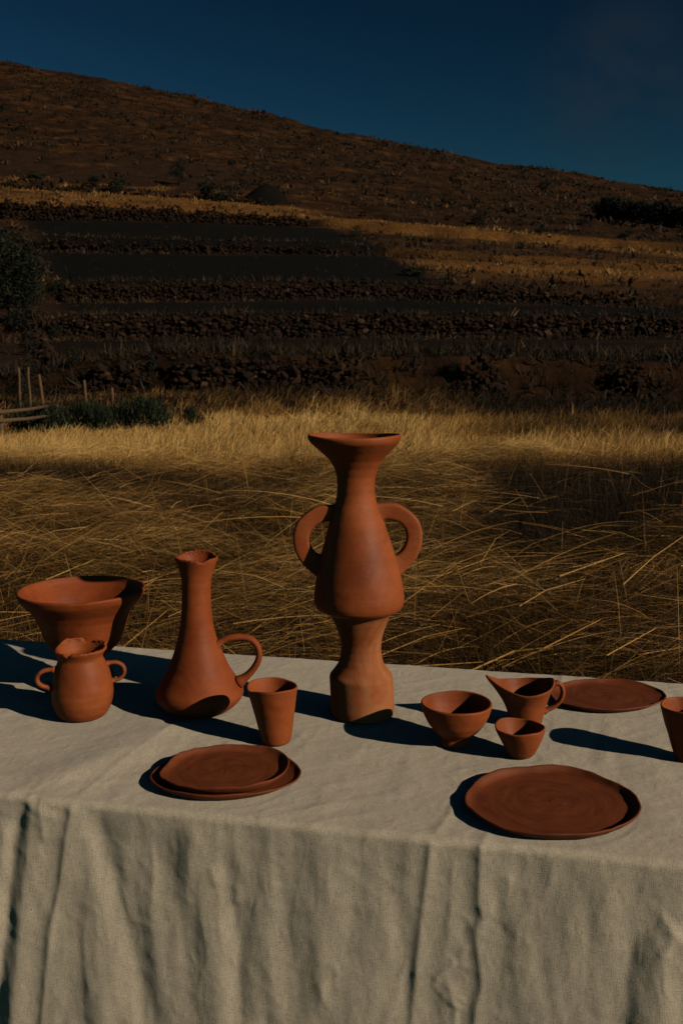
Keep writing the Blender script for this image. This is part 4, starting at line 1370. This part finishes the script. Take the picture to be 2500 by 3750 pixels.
# ---------------------------------------------------------------- long-necked carafe with torn lip
ox, oy, sc = 500, 1980, 2.412
fr = Frame(728, 2603)
foot(fr, 0.045)
car = thing('carafe', 'long-necked terracotta carafe with torn lip, wide base and one loop handle', 'carafe', tuple(fr.p))
rows = fr.rows([(400, 705, 1520), (365, 745, 1512), (310, 800, 1490), (240, 868, 1447), (190, 925, 1392), (174, 949, 1345), (182, 940, 1300), (218, 894, 1238), (278, 822, 1130), (324, 766, 1010), (360, 714, 890), (385, 681, 760), (400, 661, 600), (404, 655, 450), (400, 658, 350), (386, 675, 280), (366, 698, 215), (338, 722, 150), (335, 726, 110)], ox, oy, sc)
rows[0] = (rows[0][0], rows[0][1], 0.0)
rows = [(x, r, max(z, 0.0 if i == 0 else 0.001)) for i, (x, r, z) in enumerate(rows)]
def torn_carafe(phi):
    back = np.sin(phi)
    return 0.968 + 0.022 * sstep(0.1, 0.9, back) * (0.4 + np.cos(phi - 1.1)) * 0.8 + 0.009 * pn(phi, 1.6, 3) + 0.0030 * pn(phi, 5.0, 5) + 0.0030 * pn(phi, 17.0, 6) - 0.012 * np.exp(-((phi - 5.1) / 0.16) ** 2)
def rag(V, PH, SS, Z):
    k = sstep(0.945, 0.985, SS)
    j = 0.0012 * pn(PH, 3, 21) * k + 0.0011 * vnoise(PH * 22, Z * 1100, 23) * k
    V[..., 0] += j * np.cos(PH); V[..., 1] += j * np.sin(PH)
    return V
link('body', lathe('body', rows, 0.0045, 120, 160, 0.0022, torn_carafe, depth=0.12, wob=0.010, seed=5, post=rag), CLAY_RED, car)
hp = px(fr, [(690, 940), (730, 898), (800, 862), (900, 848), (1000, 858), (1062, 910), (1088, 980), (1078, 1060), (1030, 1140), (965, 1205), (900, 1250)], ox, oy, sc)
link('handle', sweep('handle', hp, [0.0062, 0.0060, 0.0062, 0.0058, 0.0064, 0.0075], 0.0085, 2.2, 16, 50, 0.6), CLAY_RED, car)

# ---------------------------------------------------------------- two-handled jar with torn mouth
ox, oy, sc = 0, 2080, 2.613
fr = Frame(305, 2620)
foot(fr, 0.070)
jar = thing('small_jar', 'squat round terracotta jar with torn mouth and two small ear handles', 'jar', tuple(fr.p))
rows = fr.rows([(600, 985, 1415), (575, 1010, 1398), (540, 1050, 1345), (514, 1076, 1265), (503, 1084, 1190), (506, 1078, 1125), (519, 1060, 1050), (537, 1040, 970), (558, 1005, 900), (572, 980, 858), (565, 984, 832), (545, 1003, 800), (528, 1022, 768), (520, 1032, 735), (518, 1034, 700)], ox, oy, sc)
rows[0] = (rows[0][0], rows[0][1], 0.0)
rows = [(x, r, max(z, 0.0 if i == 0 else 0.001)) for i, (x, r, z) in enumerate(rows)]
def torn_jar(phi):
    h = 0.898 + 0.010 * pn(phi, 1.4, 8) + 0.006 * pn(phi, 5.0, 9) + 0.005 * pn(phi, 16.0, 10)
    h += 0.055 * sstep(1.62, 1.78, phi) * (1 - sstep(2.45, 2.95, phi))          # two standing flaps at the back
    h += 0.040 * sstep(0.35, 0.75, phi) * (1 - sstep(1.15, 1.32, phi))
    h -= 0.035 * np.exp(-((phi - 4.45) / 0.12) ** 2) + 0.02 * np.exp(-((phi - 3.9) / 0.2) ** 2)
    return h
def rag2(V, PH, SS, Z):
    k = sstep(0.865, 0.93, SS)
    j = 0.0022 * pn(PH, 3, 31) * k + 0.0016 * vnoise(PH * 18, Z * 800, 33) * k
    V[..., 0] += j * np.cos(PH); V[..., 1] += j * np.sin(PH)
    return V
link('body', lathe('body', rows, 0.0055, 90, 160, 0.0022, torn_jar, depth=0.10, wob=0.014, seed=7, post=rag2), CLAY, jar)
hp = px(fr, [(1005, 935), (1040, 924), (1100, 926), (1158, 960), (1176, 1012), (1160, 1060), (1120, 1090), (1045, 1100)], ox, oy, sc)
link('handle', sweep('handle', hp, 0.0036, 0.0050, 2.2, 14, 40, 0.6, [0.012, 0.018, 0.018, 0.012]), CLAY, jar)
hp = px(fr, [(560, 940), (515, 936), (452, 940), (410, 980), (402, 1020), (420, 1058), (452, 1086), (530, 1118)], ox, oy, sc)
link('handle', sweep('handle', hp, 0.0040, 0.0052, 2.2, 14, 40, 0.6, [-0.018, -0.030, -0.030, -0.020]), CLAY, jar)

# ---------------------------------------------------------------- flaring bowl on a foot
fr = Frame(306, 2519)
foot(fr, 0.066)
rows = fr.rows([(520, 1090, 1128), (512, 1100, 1105), (520, 1098, 1050), (535, 1075, 990), (560, 1030, 930), (583, 992, 882), (578, 1000, 842), (540, 1062, 790), (482, 1132, 720), (434, 1180, 630), (400, 1206, 540), (360, 1232, 450), (312, 1268, 380), (255, 1322, 318), (208, 1366, 265), (190, 1382, 225), (187, 1384, 208)], ox, oy, sc)
rows[0] = (rows[0][0], rows[0][1], 0.0)
def bowl_rim(V, PH, SS, Z):
    k = sstep(0.7, 1.0, SS)
    V[..., 2] += k * (0.0010 * np.cos(PH - 0.5) + 0.0012 * pn(PH, 1.8, 12))
    return V
o = link('flared_bowl', lathe('flared_bowl', rows, 0.0055, 90, 112, 0.002, depth=0.115, wob=0.008, seed=9, post=bowl_rim), CLAY_RED)
o.location = tuple(fr.p)
tag(o, 'wide flaring terracotta bowl on a foot, behind the small jar, half in shadow', 'bowl')

# ---------------------------------------------------------------- beakers
ox, oy, sc = 500, 1980, 2.412
fr = Frame(1005, 2718)
foot(fr, 0.043)
rows = fr.rows([(1135, 1335, 1786), (1112, 1358, 1772), (1090, 1370, 1700), (1052, 1386, 1560), (1012, 1402, 1420), (984, 1414, 1320), (975, 1419, 1288)], ox, oy, sc)
rows[0] = (rows[0][0], rows[0][1], 0.0)
rows = [(x, r, max(z, 0.0 if i == 0 else 0.0008)) for i, (x, r, z) in enumerate(rows)]
def cup_rim(seed, amp):
    def fn(V, PH, SS, Z):
        k = sstep(0.6, 1.0, SS)
        V[..., 2] += k * amp * (np.cos(PH * 2 + seed) * 0.6 + pn(PH, 1.7, seed))
        return V
    return fn
o = link('beaker', lathe('beaker', rows, 0.0035, 60, 96, 0.003, wob=0.022, seed=12, post=cup_rim(2, 0.0022)), CLAY_WARM)
o.location = tuple(fr.p)
tag(o, 'tapered terracotta beaker between the carafe and the stacked plates', 'cup', 'tapered beakers')

ox, oy, sc = 1450, 2400, 1.4933
fr = Frame(2512, 2780)
foot(fr, 0.043)
Ls = [(1533, 1643, 566), (1522, 1654, 556), (1512, 1664, 520), (1492, 1684, 450), (1468, 1708, 372), (1452, 1724, 305), (1448, 1728, 282)]
rows = fr.rows(Ls, ox, oy, sc)
rows[0] = (rows[0][0], rows[0][1], 0.0)
rows = [(x, r, max(z, 0.0 if i == 0 else 0.0008)) for i, (x, r, z) in enumerate(rows)]
o = link('beaker', lathe('beaker', rows, 0.0035, 60, 96, 0.003, wob=0.018, seed=14, post=cup_rim(3, 0.0018)), CLAY)
o.location = tuple(fr.p)
tag(o, 'tapered terracotta beaker standing apart, in front of the rear plate', 'cup', 'tapered beakers')

# ---------------------------------------------------------------- footed bowl
fr = Frame(1450 + 321 / sc, 2400 + 487 / sc)
foot(fr, 0.028)
bowl = thing('footed_bowl', 'deep terracotta bowl on a narrow foot beside the tall vase', 'bowl', tuple(fr.p))
rows = fr.rows([(250, 395, 490), (240, 404, 484), (240, 405, 468), (246, 402, 446), (238, 413, 430), (206, 448, 406), (172, 484, 364), (148, 509, 315), (138, 520, 280), (134, 524, 262)], ox, oy, sc)
rows[0] = (rows[0][0], rows[0][1], 0.0)
rows = [(x, r, max(z, 0.0 if i == 0 else 0.0008)) for i, (x, r, z) in enumerate(rows)]
z_split = rows[3][2]
link('bowl', lathe('bowl', rows[3:], 0.0045, 60, 96, 0.0028, floor=0.006, wob=0.006, seed=16, post=cup_rim(5, 0.0009), base_in=False), CLAY_WARM, bowl)
link('foot', lathe('foot', rows[:4] + [(rows[4][0], rows[4][1] * 0.93, rows[4][2])], 0.004, 24, 72, 0.002, wob=0.010, seed=17, depth=0.006), CLAY, bowl)

# ---------------------------------------------------------------- pitcher
fr = Frame(1450 + 706 / sc, 2400 + 372 / sc)
foot(fr, 0.042)
pit = thing('small_pitcher', 'small terracotta pitcher with long beak spout and loop handle', 'pitcher', tuple(fr.p))
rows = fr.rows([(632, 782, 378), (622, 792, 368), (612, 800, 330), (602, 812, 290), (588, 826, 240), (570, 842, 205), (555, 855, 182), (548, 862, 168)], ox, oy, sc)
rows[0] = (rows[0][0], rows[0][1], 0.0)
rows = [(x, r, max(z, 0.0 if i == 0 else 0.0008)) for i, (x, r, z) in enumerate(rows)]
def spout(V, PH, SS, Z):
    d = np.angle(np.exp(1j * (PH - math.pi)))
    k = sstep(0.25, 1.0, SS)
    g = np.exp(-(d / 0.50) ** 2) * k ** 1.6
    V[..., 0] -= 0.020 * g
    V[..., 1] *= 1 - 0.30 * np.exp(-(d / 0.7) ** 2) * k
    V[..., 2] += 0.018 * g
    V[..., 2] += k ** 3 * (0.011 * np.exp(-(np.angle(np.exp(1j * PH)) / 0.6) ** 2) - 0.004 * np.exp(-((np.abs(d) - 1.45) / 0.5) ** 2))
    return V
link('body', lathe('body', rows, 0.0035, 64, 128, 0.003, wob=0.012, seed=19, post=spout), CLAY, pit)
hp = px(fr, [(832, 178), (852, 158), (878, 144), (903, 163), (912, 205), (895, 250), (860, 280), (802, 306)], ox, oy, sc)
link('handle', sweep('handle', hp, 0.0042, 0.0070, 2.3, 16, 44, 0.45), CLAY, pit)

# ---------------------------------------------------------------- small bowl
fr = Frame(1450 + 676 / sc, 2400 + 550 / sc)
foot(fr, 0.026)
rows = fr.rows([(635, 722, 553), (618, 740, 547), (602, 758, 522), (580, 780, 482), (555, 800, 436), (541, 809, 408), (537, 812, 394)], ox, oy, sc)
rows[0] = (rows[0][0], rows[0][1], 0.0)
rows = [(x, r, max(z, 0.0 if i == 0 else 0.0008)) for i, (x, r, z) in enumerate(rows)]
o = link('small_bowl', lathe('small_bowl', rows, 0.0035, 54, 96, 0.003, wob=0.024, seed=23, post=cup_rim(1, 0.0026)), CLAY)
o.location = tuple(fr.p)
tag(o, 'smallest terracotta bowl with uneven sides, in front of the pitcher', 'bowl')

# ---------------------------------------------------------------- plates
def plate(label, outline, ox, oy, sc, base_z, hgt, seed, name='plate', grp=None, floor=0.0048):
    zr = base_z + hgt
    P = np.array([on_plane(ox + a / sc, oy + b_ / sc, zr)[:2] for a, b_ in outline])
    c = P.mean(0)
    c = (P.max(0) + P.min(0)) / 2
    d = P - c
    ang = np.arctan2(d[:, 1], d[:, 0]) % (2 * math.pi)
    rad = np.hypot(d[:, 0], d[:, 1])
    o_ = np.argsort(ang)
    ang, rad = ang[o_], rad[o_]
    m = 144
    phi = np.linspace(0, 2 * math.pi, m, endpoint=False)
    r = np.interp(phi, np.concatenate([ang - 2 * math.pi, ang, ang + 2 * math.pi]), np.tile(rad, 3))
    k = np.exp(-0.5 * (np.arange(-6, 7) / 2.2) ** 2); k /= k.sum()
    r = np.convolve(np.concatenate([r[-6:], r, r[:6]]), k, 'valid')
    r = r * (1 + 0.006 * pn(phi, 5, seed) + 0.003 * pn(phi, 12, seed + 1))
    dzr = 0.0022 * pn(phi, 1.5, seed + 2) + 0.0010 * pn(phi, 6, seed + 3)
    prof = [(0.004, 0.0010), (0.6, 0.0008), (0.84, 0.0), (0.885, 0.0008), (0.925, 0.003), (0.96, 0.45 * hgt + 0.001), (0.985, hgt - 0.0032), (0.996, hgt - 0.0014), (1.0, hgt),
            (0.994, hgt + 0.0012), (0.978, hgt + 0.0008), (0.962, hgt - 0.001), (0.938, 0.55 * hgt + 0.45 * floor), (0.905, floor + 0.0015), (0.87, floor + 0.0006)] + [(q, floor) for q in (0.8, 0.65, 0.5, 0.35, 0.2, 0.1, 0.004)]
    V = []
    for q, z in prof:
        up = sstep(0.4, 1.0, z / hgt) * (1.0 if q > 0.9 else 0)
        zz = z + dzr * up
        if z == floor:
            zz = z + 0.0011 * vnoise(phi * 0 + q * 9 + np.cos(phi) * 1.5, np.sin(phi) * 1.5, seed + 5)
        V.append(np.stack([r * q * np.cos(phi), r * q * np.sin(phi), np.broadcast_to(zz, phi.shape)], -1))
    V = np.array(V)
    idx = np.arange(V.shape[0] * m).reshape(V.shape[0], m)
    nx = np.roll(idx, -1, 1)
    F = np.stack([idx[:-1], nx[:-1], nx[1:], idx[1:]], -1).reshape(-1, 4)
    ob = link(name, mesh_from(name, V.reshape(-1, 3), F, True), CLAY_PLATE)
    ob.location = (c[0], c[1], base_z)
    tag(ob, label, 'plate', grp)
    if base_z < ZT + 0.002:
        FEET.append((c[0], c[1], float(r.mean()) * 0.97))
    return ob

def make_plate_clay():
    """burnished plate: broad turning strokes sweep round the centre"""
    m, nt, b = new_mat('terracotta_plate', 0.66, 0.3)
    co = coords(nt, 'Object')
    sep = nt.nodes.new('ShaderNodeSeparateXYZ'); nt.links.new(co, sep.inputs[0])
    ln = nt.nodes.new('ShaderNodeVectorMath'); ln.operation = 'LENGTH'; nt.links.new(co, ln.inputs[0])
    at2 = nt.nodes.new('ShaderNodeMath'); at2.operation = 'ARCTAN2'
    nt.links.new(sep.outputs[1], at2.inputs[0]); nt.links.new(sep.outputs[0], at2.inputs[1])
    cmb = nt.nodes.new('ShaderNodeCombineXYZ'); nt.links.new(ln.outputs['Value'], cmb.inputs[0]); nt.links.new(at2.outputs[0], cmb.inputs[1])
    swirl = noise_tex(nt, mapping(nt, cmb.outputs[0], (70, 1.1, 1)), 1.0, 4, 0.6, 0.4)
    big = noise_tex(nt, co, 14, 4, 0.6)
    fine = noise_tex(nt, co, 420, 3, 0.6)
    c = ramp(nt, swirl, [(0.3, (0.12, 0.028, 0.0080)), (0.7, (0.21, 0.050, 0.0145))])
    c = mix(nt, 1.0, c, ramp(nt, big, [(0.3, (0.84, 0.82, 0.80)), (0.7, (1.12, 1.12, 1.12))]), 'MULTIPLY')
    c = mix(nt, 1.0, c, ramp(nt, fine, [(0.25, (0.86, 0.85, 0.84)), (0.75, (1.1, 1.1, 1.1))]), 'MULTIPLY')
    nt.links.new(c, b.inputs['Base Color'])
    bump(nt, b, swirl, 0.35, 0.0015)
    bump(nt, b, fine, 0.35, 0.0004)
    return m
CLAY_PLATE = make_plate_clay()

plate('large wavy-edged terracotta dinner plate lying alone near the front table edge',
      [(370, 790), (392, 735), (440, 688), (520, 647), (640, 618), (760, 608), (870, 600), (960, 607), (1060, 634), (1150, 674), (1230, 706), (1300, 755), (1336, 812), (1334, 862), (1292, 905), (1210, 942), (1110, 970), (1030, 984), (900, 982), (760, 978), (650, 962), (530, 924), (440, 872), (388, 828)],
      1450, 2400, 1.4933, ZT, 0.0125, 41)
plate('terracotta plate lying flat behind the pitcher at the rear table edge',
      [(838, 205), (870, 172), (950, 145), (1100, 132), (1230, 130), (1310, 142), (1400, 165), (1455, 190), (1480, 217), (1464, 238), (1400, 265), (1300, 287), (1230, 294), (1120, 294), (1000, 282), (915, 264), (862, 238)],
      1450, 2400, 1.4933, ZT, 0.0105, 47)
lo_plate = plate('lower and larger of the two stacked terracotta plates',
      [(115, 480), (128, 435), (180, 390), (300, 322), (550, 262), (850, 246), (1100, 256), (1260, 282), (1360, 322), (1425, 372), (1462, 425), (1440, 470), (1370, 518), (1250, 566), (1100, 604), (900, 634), (650, 645), (400, 620), (230, 575), (150, 535)],
      500, 2650, 2.412, ZT, 0.0105, 53)
up_plate = plate('upper wavy-edged terracotta plate resting inside a larger one',
      [(190, 440), (232, 386), (290, 335), (352, 272), (480, 226), (650, 205), (870, 190), (1050, 198), (1180, 210), (1270, 240), (1330, 290), (1348, 340), (1330, 400), (1280, 458), (1190, 508), (1080, 545), (950, 564), (800, 572), (620, 572), (480, 562), (350, 538), (252, 494)],
      500, 2650, 2.412, ZT + 0.0062, 0.0125, 59)

# the cloth comes last: it knows where the crockery presses it flat
cl = link('tablecloth', make_cloth(FEET), M_LINEN)
tag(cl, 'creased natural linen cloth draped over the long table', 'tablecloth')
